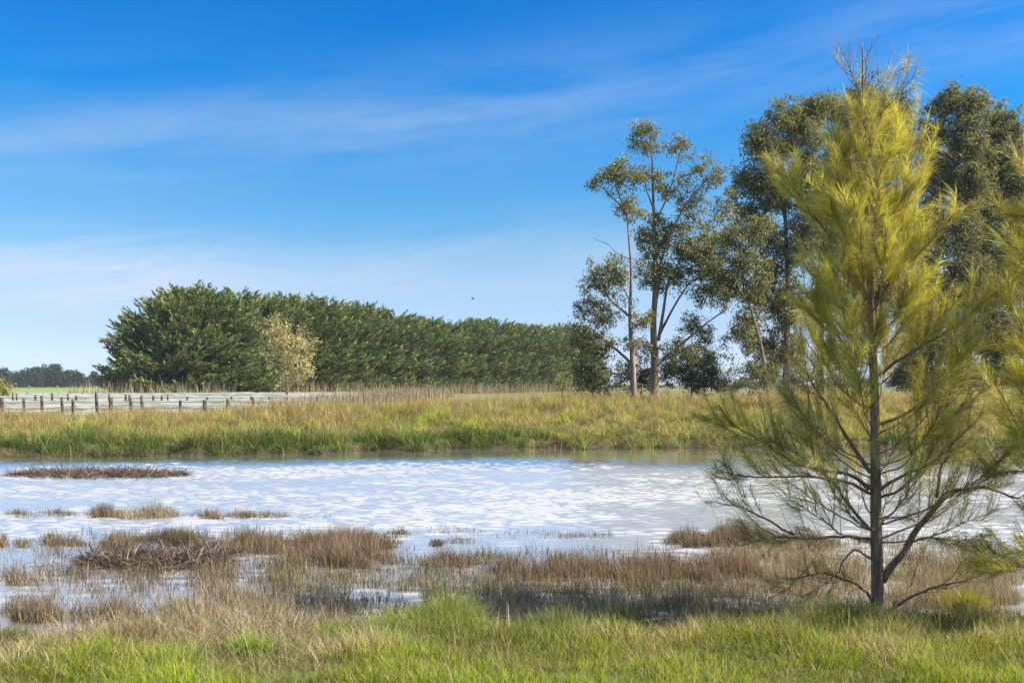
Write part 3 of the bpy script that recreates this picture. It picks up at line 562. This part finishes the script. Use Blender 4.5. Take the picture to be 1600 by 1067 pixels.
# ------------------------------------------------------------------ cypress windbreak
def cypress_mesh(radius, hgt, nspray, per, seed, dome=2.2, lean=(0, 0)):
    r = np.random.default_rng(seed)
    # heights and radii of a domed crown, branches in shelves
    ns_ = 11; nb_ = nspray//ns_; nspray = nb_*ns_
    t = r.random(nb_)**1.12*.985+.01; az_ = r.uniform(0, 2*pi, nb_)
    prof = (1-t**dome)**(1/1.9); prof *= np.where(t < .06, .85+2.5*t, 1)
    lump = 1+.09*np.sin(az_*5+t*9+seed)+.07*np.sin(az_*9-t*17)+r.normal(size=nb_)*.03
    rad = radius*prof*lump*np.where(np.arange(nb_) % 5 == 0, .62, 1)
    # each bough is a flat fan of sprays reaching outward and turning up at its tip
    f = np.tile(np.linspace(.0, 1, ns_), nb_)+r.normal(size=nspray)*.05; rb = np.repeat(rad, ns_); tb_ = np.repeat(t, ns_)
    fan = r.uniform(-1, 1, nspray)*(.25+.75*np.sin(np.clip(f, 0, 1)*2.6))*1.15
    a0 = np.repeat(az_, ns_); bl = 2.6*(.7+.3*radius/5)
    er = np.stack((np.cos(a0), np.sin(a0), 0*a0), -1); et = np.stack((-np.sin(a0), np.cos(a0), 0*a0), -1)
    ro = rb-bl*(1-f)+.1
    upb = (.10+.55*tb_**1.5)
    C = er*np.maximum(ro, .15)[:, None]+et*fan[:, None]; C[:, 2] = tb_*hgt+(f-1)*bl*upb+.38*np.clip(f, 0, 1)**3
    C[:, 2] = C[:, 2].clip(.15, None); C[:, 0] += lean[0]*tb_
    D = er+et*(fan*.55)[:, None]+np.stack((.22+0*f, 0*f, upb+.30*f), -1)+r.normal(size=(nspray, 3))*.14; D /= np.linalg.norm(D, axis=1)[:, None]
    Ls = r.uniform(.8, 1.7, nspray)*(.75+.25*radius/5)
    bt = np.repeat(r.uniform(.72, 1.3, nb_), ns_)
    n_ = nspray*per; u = r.random(n_); Ci = np.repeat(C, per, 0); Di = np.repeat(D, per, 0); Li = np.repeat(Ls, per)
    lat = np.cross(Di, [0, 0, 1.0]); lat /= np.linalg.norm(lat, axis=1)[:, None]+1e-6
    w = (1-u)**.6*.34
    P = Ci+Di*(Li*(u-.35))[:, None]+lat*(r.uniform(-1, 1, n_)*w)[:, None]+np.array((0, 0, 1.))*(r.normal(size=n_)*.07*(1-u)+.12*u*u)[:, None]
    d = Di+lat*(r.uniform(-.7, .7, n_))[:, None]+r.normal(size=(n_, 3))*.25+np.array((0, 0, .15)); d /= np.linalg.norm(d, axis=1)[:, None]
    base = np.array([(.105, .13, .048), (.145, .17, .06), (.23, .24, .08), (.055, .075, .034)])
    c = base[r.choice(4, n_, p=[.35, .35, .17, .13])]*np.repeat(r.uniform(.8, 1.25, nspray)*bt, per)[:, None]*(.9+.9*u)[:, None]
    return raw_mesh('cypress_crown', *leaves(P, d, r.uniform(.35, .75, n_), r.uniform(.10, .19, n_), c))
def cypress_trunk(hgt, r0):
    tb = Tubes(); tb.add([(0, 0, -.2), (.05, 0, hgt*.3), (0, .05, hgt*.6), (0, 0, hgt*.9)], [r0, r0*.8, r0*.5, .05], 8)
    me = raw_mesh('cypress_trunk', np.concatenate(tb.V), np.concatenate(tb.L), np.concatenate(tb.S), None, True); me.materials.append(M['bark_dark']); return me
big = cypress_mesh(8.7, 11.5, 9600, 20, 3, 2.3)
x0, y0 = (304-800)/F*114, 114.
e = empty('cypress_tree', (x0, y0, .9), label='huge domed dark cypress with layered branches at the near end of the row', cat='cypress tree')
link('crown', big, M['cypress'], e); link('trunk', cypress_trunk(11, .6), None, e)
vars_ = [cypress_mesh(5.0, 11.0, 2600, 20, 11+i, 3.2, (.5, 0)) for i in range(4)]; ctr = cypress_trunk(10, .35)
nrow = 25
for i in range(nrow):
    f = (i+1.6)/nrow*.94; x = lerp(-35.5, 14.5, f); y = lerp(112, 203, f)
    hh = np.interp(f, [0, .13, .25, .38, .5, .62, .75, 1], [11.7, 11.6, 11.6, 10.9, 10.2, 11.3, 11.2, 12.0])*random.uniform(.97, 1.03)
    lab = 'cypress standing in the clipped-looking windbreak row behind the huge domed cypress'
    grp = 'cypresses of the windbreak row'
    if i == nrow-1: lab, grp = 'farthest cypress of the windbreak row, beside the gum trees', None
    e = empty('cypress_tree', (x+random.uniform(-.5, .5), y+random.uniform(-.5, .5), .9), label=lab, cat='cypress tree', group=grp)
    e.rotation_euler = (0, 0, random.choice((-.25, .2, .0, .35, -.1))); s_ = random.uniform(.93, 1.08); e.scale = (s_, s_, hh/11.0)
    link('crown', vars_[i % 4], M['cypress'], e); link('trunk', ctr, None, e)
# dry weeds along the foot of the row
n_ = 5200; f = R.random(n_)*1.1-.12; X = lerp(-35.5, 14.5, f)+6.0+R.normal(size=n_)*.9; Y = lerp(112, 203, f)-3.4+R.normal(size=n_)*.9
nearm = f < .06
X2 = R.uniform(-17, -6, 6500); Y2 = R.uniform(48, 104, 6500)
X = np.concatenate((X, X2)); Y = np.concatenate((Y, Y2)); nearm = np.concatenate((nearm, np.zeros(6500, bool))); n_ = len(X); hw = np.where(np.arange(n_) < n_-6500, R.uniform(.7, 2.6, n_)*R.uniform(.6, 1, n_), R.uniform(.6, 1.35, n_)*(.6+.4*sstep(-17, -12, X)))
nf = n_-6500; X = np.where(nearm, R.uniform(-45, -28, n_), X); Y = np.where(nearm, R.uniform(99, 103, n_), Y)
tag(link('dry_weeds', raw_mesh('dry_weeds', *grass(X, Y, hw, R.uniform(.03, .07, n_), palette(n_, [(.34, .25, .16), (.45, .38, .26), (.2, .14, .09), (.3, .28, .12)], [.35, .25, .25, .15]), .12, .1)), M['dry']),
    'tall dry weed stalks along the foot of the cypress row', 'weeds', kind='stuff')

# ------------------------------------------------------------------ netted rows and fences
x = np.linspace(-62, -8.5, 100); y = np.concatenate((np.arange(50, 108, .6),)); A, B_ = np.meshgrid(x, y)
nb = Noise(2.2, 41); ridge = np.abs(np.sin((B_+.12*A)*pi/3.0))
Z = 1.02+(B_-50)*.0035-.5*sstep(51.5, 50, B_)-1.0*sstep(-15, -9, A+.02*(B_-80)+.6*nb(A*.3, B_*.3))+.30*ridge-.08+.035*nb(A, B_)
V = np.stack((A, B_, Z), -1).reshape(-1, 3); w = len(x); ii = (np.arange(len(y)-1)[:, None]*w+np.arange(w-1)[None]).ravel()
nm, t, n, l = mat_nodes('white_bird_netting'); o = n.new('ShaderNodeOutputMaterial'); p = n.new('ShaderNodeBsdfPrincipled'); p.inputs['Roughness'].default_value = .7
g = n.new('ShaderNodeNewGeometry'); mp = n.new('ShaderNodeMapping'); mp.inputs['Scale'].default_value = (.6, 2.6, 1); no = n.new('ShaderNodeTexNoise'); no.inputs['Scale'].default_value = 1.2; no.inputs['Detail'].default_value = 5
r = n.new('ShaderNodeValToRGB'); r.color_ramp.elements[0].position = .38; r.color_ramp.elements[1].position = .62; r.color_ramp.elements[0].color = (.15, .16, .11, 1); r.color_ramp.elements[1].color = (.40, .41, .37, 1)
l.new(g.outputs['Position'], mp.inputs[0]); l.new(mp.outputs[0], no.inputs['Vector']); l.new(no.outputs[0], r.inputs[0]); l.new(r.outputs[0], p.inputs['Base Color']); l.new(p.outputs[0], o.inputs[0])
tag(link('bird_netting', raw_mesh('bird_netting', V, np.stack((ii, ii+1, ii+w+1, ii+w), -1), np.full(len(ii), 4), None, True), nm), 'white bird netting draped over low rows before the cypress row', 'netting')

def fence(label, Yd, posts, r_, wires, slope=0, sides=7, name='post_and_wire_fence'):
    """posts: (px, top py) ; wires: heights below the mean post top"""
    P0 = PX(posts[0][0], 600, Yd); root = empty(name, (P0[0], Yd, height(P0[0], Yd)), label=label, cat='fence'); O = np.array(root.location)
    tops = []
    for px, py in posts:
        yy = Yd+slope*(px-posts[0][0]); tp = PX(px, py, yy); gz = float(height(tp[0], yy))-.2
        tb = Tubes(); rr = r_*random.uniform(.8, 1.2); dx = random.uniform(-.04, .04)
        tb.add([(tp[0], yy, gz), (tp[0]+dx*.5, yy, (gz+tp[2])/2), (tp[0]+dx, yy, tp[2]-.02), (tp[0]+dx, yy, tp[2])], [rr, rr, rr*.97, rr*.75], sides)
        tb.obj('post', M['post'], root, O); tops.append((tp[0], yy, tp[2]))
    zt = np.mean([q_[2] for q_ in tops]); 
    for wz in wires:
        tb = Tubes(); pts = []
        for k in range(len(tops)-1):
            a, b_ = np.array(tops[k]), np.array(tops[k+1]); a[2] = b_[2] = zt-wz; pts += [a, (a+b_)/2-np.array((0, 0, .025))]
        pts.append(b_); pts = np.array(pts); pts[:, 1] -= r_; tb.add(pts, .017, 4); tb.obj('wire', M['wire'], root, O)
    return root
fence('row of short thick brown posts just behind the bank grass', 47, [(-24, 621), (4, 620.5), (38, 622), (66, 618), (98, 620), (115, 624), (152, 613), (173, 621), (205, 622), (222, 618), (281, 625), (320, 625), (357, 623), (396, 621), (429, 629), (470, 631)], .085, (.18, .48), .004)
fence('row of slim dark posts standing in the netting, middle of three rows', 62, [(-10, 615), (20, 613), (26, 614), (55, 617), (82, 614), (107, 615), (119, 618), (152, 614), (170, 615), (196, 616), (202, 616), (240, 618), (253, 618), (263, 617), (293, 620), (323, 621), (361, 619), (392, 619), (421, 620), (449, 620), (495, 621), (540, 622)], .07, (.15, .45, .8), .005)
fence('row of thin far posts along the back edge of the netting', 96, [(0, 613), (14, 613), (42, 613), (67, 613.5), (92, 613.5), (129, 613), (150, 613), (190, 614), (215, 614), (242, 615), (275, 616), (303, 616), (340, 617), (372, 616), (410, 618), (460, 618), (520, 618), (580, 619)], .06, (.25, .6))
fence('faint pale-posted fence across the green paddock before the distant trees', 330, [(px, 603.6) for px in range(-10, 190, 11)], .10, (.25, .7), name='paddock_fence')

# ------------------------------------------------------------------ distant trees
def far_tree(px, top, w, Yd, label, cols, group, seed, name='distant_tree'):
    r = np.random.default_rng(seed); X = (px-800)/F*Yd; H = (CAMZ+(HOR-top)/F*Yd-.9)*1.3; Wr = w/2/F*Yd*1.05
    e = empty(name, (X, Yd, .9), label=label, cat='tree', group=group)
    k = 90; per = 34; u = r.normal(size=(k, 3)); u /= np.linalg.norm(u, axis=1)[:, None]; u[:, 2] = np.abs(u[:, 2])*1.0
    C = u*(r.uniform(.55, 1, (k, 1)))*np.array((Wr, Wr, H*.78))+np.array((0, 0, H*.14)); n_ = k*per
    sz = max(.25, H*.05); q = r.normal(size=(n_, 3)); q /= np.linalg.norm(q, axis=1)[:, None]
    P = np.repeat(C, per, 0)+q*(r.random((n_, 1))**.5)*H*.13; P[:, 2] = P[:, 2].clip(.1, None)
    c = np.array(cols)[r.choice(len(cols), n_)]*np.repeat(r.uniform(.75, 1.25, k), per)[:, None]
    d = q+np.array((0, 0, .2)); link('crown', raw_mesh('crown', *leaves(P, unit(d), r.uniform(.7, 1.5, n_)*sz*2, r.uniform(.7, 1.3, n_)*sz, c)), M['far_leaf'], e)
    tb = Tubes(); tb.add([(0, 0, -.2), (.1, 0, H*.3), (0, 0, H*.75)], [H*.035, H*.03, H*.01], 7); tb.obj('trunk', M['bark_dark'], e)
FD = [(.055, .085, .045), (.04, .065, .035), (.08, .11, .05)]
for i, (px, tp, w) in enumerate([(-12, 582, 24), (4, 580, 22), (22, 586, 20), (38, 582, 24), (55, 580, 26), (72, 577.5, 26), (86, 576.5, 22), (102, 584, 20), (108, 583.5, 20), (121, 584.5, 18), (132, 592, 14), (147, 586, 22), (162, 588, 22), (178, 588, 22), (196, 590, 22)]):
    lab, grp = 'dark blue-green tree in the far belt beyond the green paddock', 'trees of the far belt'
    if i == 6: lab, grp = 'tallest flat-topped tree of the far belt beyond the green paddock', None
    if i == 1: lab, grp = 'rounded tree standing apart at the very end of the far belt by the frame edge', None
    far_tree(px, tp, w, 400+10*(i % 3), lab, FD, grp, 50+i)
OLV = [(.20, .20, .08), (.14, .16, .06), (.25, .23, .10)]
for i, (px, tp, w, Y_) in enumerate([(1165, 594, 40, 260), (1195, 597, 30, 270), (1300, 592, 46, 420), (1325, 588, 40, 430), (1352, 592, 34, 420), (1405, 590, 40, 400), (1455, 592, 44, 410), (1550, 590, 50, 400), (1590, 588, 40, 410), (1022, 603, 30, 420), (960, 603, 30, 420), (1110, 602, 30, 420)]):
    if i < 2: far_tree(px, tp, w, Y_, ['olive rounded tree on the horizon beside the leaning pole gum', 'small olive tree on the horizon beneath the wide bushy gum'][i], OLV, None, 90+i)
    else: far_tree(px, tp, w, Y_, 'dim bluish tree on the horizon glimpsed between the gum trunks', FD, 'horizon trees behind the gums', 90+i)

# ------------------------------------------------------------------ casuarinas
def casuarina(label, Yd, base_px, trunk, traced, reach, n_auto, needle_n, r0, seed, yr=(150, 800), side_bias=0, sparse_from=760):
    r = np.random.default_rng(seed); s = Yd/F
    tr = np.array([PX(a, b_, Yd) for a, b_ in trunk]); base = tr[0].copy(); base[2] = float(height(base[0], base[1])); tr[0] = base-np.array((0, 0, .08))
    root = empty('young_casuarina', base, label=label, cat='casuarina tree')
    tr[1:, 1] += np.cumsum(r.normal(size=len(tr)-1)*.015); P = catmull(tr, 5); zz = P[:, 2]
    fr = (zz-zz[0])/(zz[-1]-zz[0]); rr = r0*(1-fr)**.85+.004; rr[:2] *= 1.15
    tb = Tubes(); tb.add(P, rr, 10); tb.obj('trunk', M['bark_she'], root, base)
    tx = lambda z, k: np.interp(z, zz, P[:, k])
    branches = []       # (points, radius0, density of needles)
    for tb_ in traced:
        w0, dy, fol = tb_[0]; q = np.array([PX(a, b_, Yd) for a, b_ in tb_[1:]]); m_ = len(q)
        dy0 = np.interp(q[0][2], zz, P[:, 1])-Yd; q[:, 1] += dy0+np.linspace(0, dy, m_); q = catmull(q, 4)
        q[1:] += np.cumsum(r.normal(size=(len(q)-1, 3))*.006, 0); branches.append((q, w0*s*.5, fol))
    for i in range(n_auto):
        ye = yr[0]+(yr[1]-yr[0])*((i+r.random())/n_auto)**1.15; R_ = np.interp(ye, reach[0], reach[1])*s*r.uniform(.55, 1.12)
        az_ = i*2.399963+r.uniform(-.3, .3)
        rise = np.interp(ye, [100, 300, 500, 650, 760, 850], [2.2, 1.5, 1.05, .75, .45, .15])*R_
        ze = CAMZ+(HOR-ye)*s; zs = max(ze-rise, base[2]+.45); x0_, y0_ = tx(zs, 0), tx(zs, 1)
        d = np.array((cos(az_)+side_bias, sin(az_), 0)); p0 = np.array((x0_, y0_, zs)); p3 = np.array((x0_, y0_, ze))+d*R_
        p1 = p0+d*R_*.36+np.array((0, 0, (ze-zs)*.20)); p2 = p0+d*R_*.74+np.array((0, 0, (ze-zs)*.62))
        q = catmull([p0, p1, p2, p3], 4); q[1:] += np.cumsum(r.normal(size=(len(q)-1, 3))*.010, 0)
        fol = float(np.interp(ye, [sparse_from-220, sparse_from-110, sparse_from], [1.0, .5, .2])); branches.append((q, (.004+.008*min(1, R_/1.4)), fol))
    NP, ND, NT, NW = [], [], [], []
    tw_all = []
    for q, w0, fol in branches:
        tb = Tubes(); rq = np.linspace(1, .22, len(q))*w0; tb.add(q, np.maximum(rq, .0022), 6)
        seg = np.linalg.norm(np.diff(q, axis=0), axis=1); Lq = seg.sum(); cum = np.concatenate(([0], np.cumsum(seg)))/Lq
        T = unit(np.gradient(q, axis=0)); at = lambda u: np.array([np.interp(u, cum, q[:, k]) for k in range(3)]); tt = lambda u: unit(np.array([np.interp(u, cum, T[:, k]) for k in range(3)]))
        nt_ = int(4+Lq*13); twigs = []
        for j in range(nt_):
            u = .34+.66*((j+r.random())/nt_); p0 = at(u); t0 = tt(u); sd_ = unit(np.cross(t0, r.normal(size=3)))
            ln = min(.50, .14+Lq*.30*(1.15-u))*r.uniform(.7, 1.3)
            d = unit(t0*.85+sd_*.65+np.array((0, 0, .42))); e_ = p0+d*ln; m_ = p0+d*ln*.5+np.array((0, 0, -.02))
            tq = catmull([p0, m_, e_+np.array((0, 0, .04))], 2); tb.add(tq, np.linspace(.0035, .0016, len(tq)), 4); twigs.append((tq, ln))
        tb.obj('branch', M['bark_she'], root, base)
        if fol > .15: twigs.append((q[len(q)//2:], Lq*.5*min(1, fol*1.5)))
        else: twigs = twigs[::3]
        for tq, ln in twigs:
            if r.random() > .16+.52*fol: continue
            k = max(3, int(ln*needle_n*(.35+.65*fol))); u = r.random(k)**.8; ts = np.linspace(0, 1, len(tq))
            NP.append(np.stack([np.interp(u, ts, tq[:, c_]) for c_ in range(3)], -1)); ax = unit(tq[-1]-tq[0]); ND.append(np.tile(ax, (k, 1))); NT.append(np.full(k, r.normal()-(.5 if fol < .95 else 0))); NW.append(u)
    P_ = np.concatenate(NP); D0 = np.concatenate(ND); tn = np.concatenate(NT); n_ = len(P_)
    erect = (tn > -.2)[:, None]
    rv = r.normal(size=(n_, 3)); rv /= np.linalg.norm(rv, axis=1)[:, None]; tid = np.unique(tn, return_inverse=True)[1]; tv = r.normal(size=(tid.max()+1, 3))*.5; rv = rv*.85+tv[tid]*np.array((.85, .85, .5))
    D = unit(np.where(erect, D0*.70+rv*.62+np.array((0, 0, .35)), D0*.8+rv*.60+np.array((0, 0, .05))))
    Bv = np.where(erect, rv*.10+np.array((0, 0, -.12)), rv*.15+np.array((0, 0, -.48)))
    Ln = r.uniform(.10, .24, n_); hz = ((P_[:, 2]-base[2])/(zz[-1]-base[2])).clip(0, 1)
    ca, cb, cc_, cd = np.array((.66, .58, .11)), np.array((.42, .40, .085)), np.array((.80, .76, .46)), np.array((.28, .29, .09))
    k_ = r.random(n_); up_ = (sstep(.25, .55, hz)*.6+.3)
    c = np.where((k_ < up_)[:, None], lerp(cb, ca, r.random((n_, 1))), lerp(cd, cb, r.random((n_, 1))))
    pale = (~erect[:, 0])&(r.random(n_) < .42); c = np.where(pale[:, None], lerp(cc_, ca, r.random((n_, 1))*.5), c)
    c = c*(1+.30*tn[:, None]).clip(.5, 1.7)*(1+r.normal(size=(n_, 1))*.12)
    side = unit(np.cross(D, r.normal(size=(n_, 3))))
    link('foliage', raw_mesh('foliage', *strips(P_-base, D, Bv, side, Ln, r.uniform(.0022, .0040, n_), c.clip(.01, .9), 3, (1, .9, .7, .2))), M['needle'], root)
    print('needles', n_); return root
REACH = ([100, 150, 200, 250, 300, 400, 450, 500, 600, 650, 700, 770, 830], [5, 14, 42, 66, 72, 82, 104, 122, 168, 205, 215, 200, 170])
TR = [
 ((7, .5, .9), (1356, 764), (1334, 744), (1300, 737), (1262, 728), (1215, 700), (1165, 672), (1125, 655)),
 ((6, -.4, .8), (1356, 770), (1320, 752), (1270, 742), (1210, 740), (1150, 735), (1118, 728)),
 ((7, .3, .9), (1358, 738), (1325, 687), (1300, 640), (1284, 617), (1262, 585), (1250, 540)),
 ((6, .2, .5), (1357, 825), (1325, 786), (1297, 748), (1262, 716), (1215, 690)),
 ((6, -.5, .35), (1358, 841), (1320, 836), (1287, 834), (1240, 834), (1184, 828), (1130, 838)),
 ((5, .3, .3), (1240, 834), (1215, 818), (1180, 800), (1150, 790), (1120, 782)),
 ((6, -.7, .25), (1362, 938), (1340, 912), (1310, 897), (1264, 884), (1225, 890), (1194, 889)),
 ((3, -.2, .2), (1264, 884), (1240, 903), (1212, 922), (1190, 928)),
 ((4, .3, .4), (1360, 872), (1336, 861), (1320, 875), (1311, 898), (1290, 920), (1262, 945)),
 ((7, .3, .9), (1374, 764), (1400, 744), (1447, 725), (1484, 701), (1522, 664), (1550, 640)),
 ((5, -.3, .7), (1374, 776), (1396, 760), (1420, 735), (1440, 700), (1450, 660)),
 ((13, -.3, .5), (1378, 908), (1400, 868), (1428, 823), (1461, 776), (1484, 765), (1522, 763), (1570, 775)),
 ((5, .2, .6), (1461, 776), (1474, 735), (1498, 708), (1520, 690)),
 ((4, -.4, .6), (1410, 850), (1440, 838), (1475, 842), (1500, 850)),
 ((4, .2, .3), (1374, 824), (1386, 809), (1419, 806), (1440, 815)),
 ((6, -.3, .3), (1384, 955), (1405, 936), (1437, 917), (1475, 903), (1510, 888)),
 ((4, .3, .3), (1395, 944), (1430, 920), (1450, 890), (1465, 868)),
 ((6, .4, .9), (1376, 662), (1419, 650), (1460, 628), (1498, 605), (1540, 575)),
 ((6, -.3, 1), (1366, 590), (1400, 560), (1450, 530), (1500, 490), (1525, 462)),
 ((5, .2, 1), (1364, 520), (1378, 440), (1400, 370), (1422, 313), (1430, 240), (1424, 180)),
 ((5, -.3, 1), (1362, 560), (1320, 500), (1280, 450), (1245, 420)),
 ((5, .3, 1), (1360, 470), (1310, 380), (1270, 310), (1238, 248)),
 ((5, -.2, 1), (1364, 480), (1400, 430), (1440, 390), (1478, 345)),
 ((3, -.2, .3), (1352, 230), (1370, 185), (1390, 160), (1415, 130)), ((3, .1, .1), (1351, 190), (1338, 130), (1330, 100), (1324, 70)), ((3, .1, .1), (1350, 160), (1356, 110), (1360, 75)), ((3, .2, .1), (1352, 170), (1376, 128), (1405, 108), (1430, 98)),
]
casuarina('feathery yellow-green young casuarina with bare crooked lower branches at the water edge', 9.65, (1372, 960),
          [(1372, 964), (1370, 900), (1367, 820), (1366, 760), (1366, 680), (1365, 600), (1361, 500), (1357, 400), (1352, 300), (1350, 210), (1349, 140), (1348, 66)],
          TR, REACH, 62, 370, .058, 5, (170, 800))
casuarina('casuarina mostly outside the frame, its drooping sprays entering at the picture edge', 9.0, (1725, 1010),
          [(1725, 1010), (1722, 850), (1718, 700), (1712, 500), (1705, 350), (1700, 210)],
          [((6, -.3, 1), (1718, 700), (1660, 650), (1600, 610), (1540, 590)), ((6, .2, 1), (1720, 780), (1660, 745), (1600, 735), (1560, 745)), ((6, -.2, 1), (1712, 480), (1650, 460), (1600, 425), (1572, 395)),
           ((6, .1, 1), (1722, 905), (1660, 870), (1600, 860), (1545, 872)), ((6, -.1, 1), (1722, 925), (1650, 895), (1600, 885), (1535, 893)), ((5, .1, 1), (1705, 390), (1650, 320), (1610, 270), (1590, 240)), ((5, .1, 1), (1705, 430), (1650, 380), (1610, 345), (1578, 330)), ((5, .1, 1), (1715, 640), (1660, 590), (1610, 560), (1560, 545))],
          ([200, 300, 400, 500, 600, 700, 800, 900], [50, 100, 130, 145, 150, 150, 150, 130]), 44, 260, .09, 9, (240, 880), 0, 990)

# loose plants on the near bank
def tuft(name, label, px, py, hgt, rad, n_, cols, w, lean=.6, z0=.0, cat='grass tuft'):
    c0 = GP(px, py, .12); X = c0[0]+R.normal(size=n_)*rad; Y = c0[1]+R.normal(size=n_)*rad
    o_ = np.array((c0[0], c0[1], float(height(c0[0], c0[1])))); v, l_, s_, cc = grass(X, Y, R.uniform(.5, 1, n_)*hgt, R.uniform(.006, .011, n_), palette(n_, cols, w), lean, .7)
    return tag(link(name, raw_mesh(name, v-o_, l_, s_, cc), M['grass'], None, o_), label, cat)
tuft('grass_tuft', 'vivid lime green grass tuft alone in the straw-brown dead grass', 392, 1030, .22, .06, 700, [(.20, .34, .03), (.32, .42, .06)], [.6, .4])
tuft('grass_tuft', 'yellow-topped grass hummock nearest the corner of the dead grass', 75, 1028, .22, .10, 900, [(.34, .36, .07), ST, (.18, .2, .05)], [.4, .4, .2])
tuft('grass_tuft', 'grey-green rush hummock at the edge of the frame above the yellow hummock', 15, 992, .25, .08, 800, [(.2, .24, .08), ST, OL], [.4, .3, .3])
tuft('grass_tuft', 'rounded brown dead tussock between the yellow hummock and the lime green tuft', 210, 1012, .26, .10, 1300, [BR, ST, RB], [.4, .4, .2], .8)
tuft('leafy_weed_clump', 'broad mound of green weeds where the turf meets the shallow water', 665, 985, .28, .26, 3000, [(.26, .32, .07), (.38, .40, .12), (.16, .20, .05)], [.4, .3, .3], .7, cat='weed clump')
tuft('leafy_weed_clump', 'tall arching light green weed stems beside the broad mound of weeds', 705, 975, .42, .10, 900, [(.28, .33, .08), (.2, .28, .05), ST], [.4, .4, .2], .4, cat='weed clump')
tuft('grass_tuft', 'small green blade tuft poking from dead grass next to the water', 527, 988, .20, .06, 350, [(.16, .3, .05), YG], [.6, .4])
tuft('yellow_weed', 'thin bright yellow weed standing past the casuarina trunk', 1512, 950, .42, .07, 600, [(.50, .44, .03), (.36, .36, .04)], [.6, .4], .25, cat='weed')

# bird in the sky
c0 = PX(739, 467, 90); root = empty('bird', c0, label='tiny dark bird flying above the cypress row', cat='bird')
tb = Tubes(); tb.add([(-.16, 0, 0), (-.08, 0, .01), (.02, 0, .01), (.10, 0, .02), (.15, 0, .02)], [.012, .05, .055, .03, .008], 8); tb.obj('body', M['bird'], root)
for sgn in (-1, 1):
    V = [(-.05, 0, .02), (.06, 0, .02), (.05, sgn*.16, .10), (-.06, sgn*.34, .06), (-.03, sgn*.16, .10), (-.05, 0, .035), (.06, 0, .035), (.05, sgn*.16, .112), (-.06, sgn*.34, .068), (-.03, sgn*.16, .112)]
    link('wing', raw_mesh('wing', V, [0, 1, 2, 4, 4, 2, 3, 5, 9, 7, 6, 9, 8, 7, 0, 5, 6, 1, 1, 6, 7, 2, 2, 7, 8, 3, 3, 8, 9, 4, 4, 9, 5, 0], [4, 3, 4, 3, 4, 4, 4, 4, 4]), M['bird'], root)
root.rotation_euler = (0, 0, .4)

# the air: pale even haze round the whole place
hm, t, n, l = mat_nodes('haze'); o = n.new('ShaderNodeOutputMaterial'); pv = n.new('ShaderNodeVolumePrincipled')
pv.inputs['Color'].default_value = (.80, .88, 1, 1); pv.inputs['Density'].default_value = .0002; l.new(pv.outputs[0], o.inputs['Volume'])
bx = [(x_, y_, z_) for z_ in (-2.2, 21) for y_ in (-420, 2650) for x_ in (-2650, 2650)]
me = raw_mesh('haze', bx, [0, 2, 3, 1, 4, 5, 7, 6, 0, 1, 5, 4, 2, 6, 7, 3, 0, 4, 6, 2, 1, 3, 7, 5], [4]*6)
tag(link('haze', me, hm), 'thin pale blue air over the whole place', 'haze', kind='stuff')
S.cycles.volume_bounces = 0
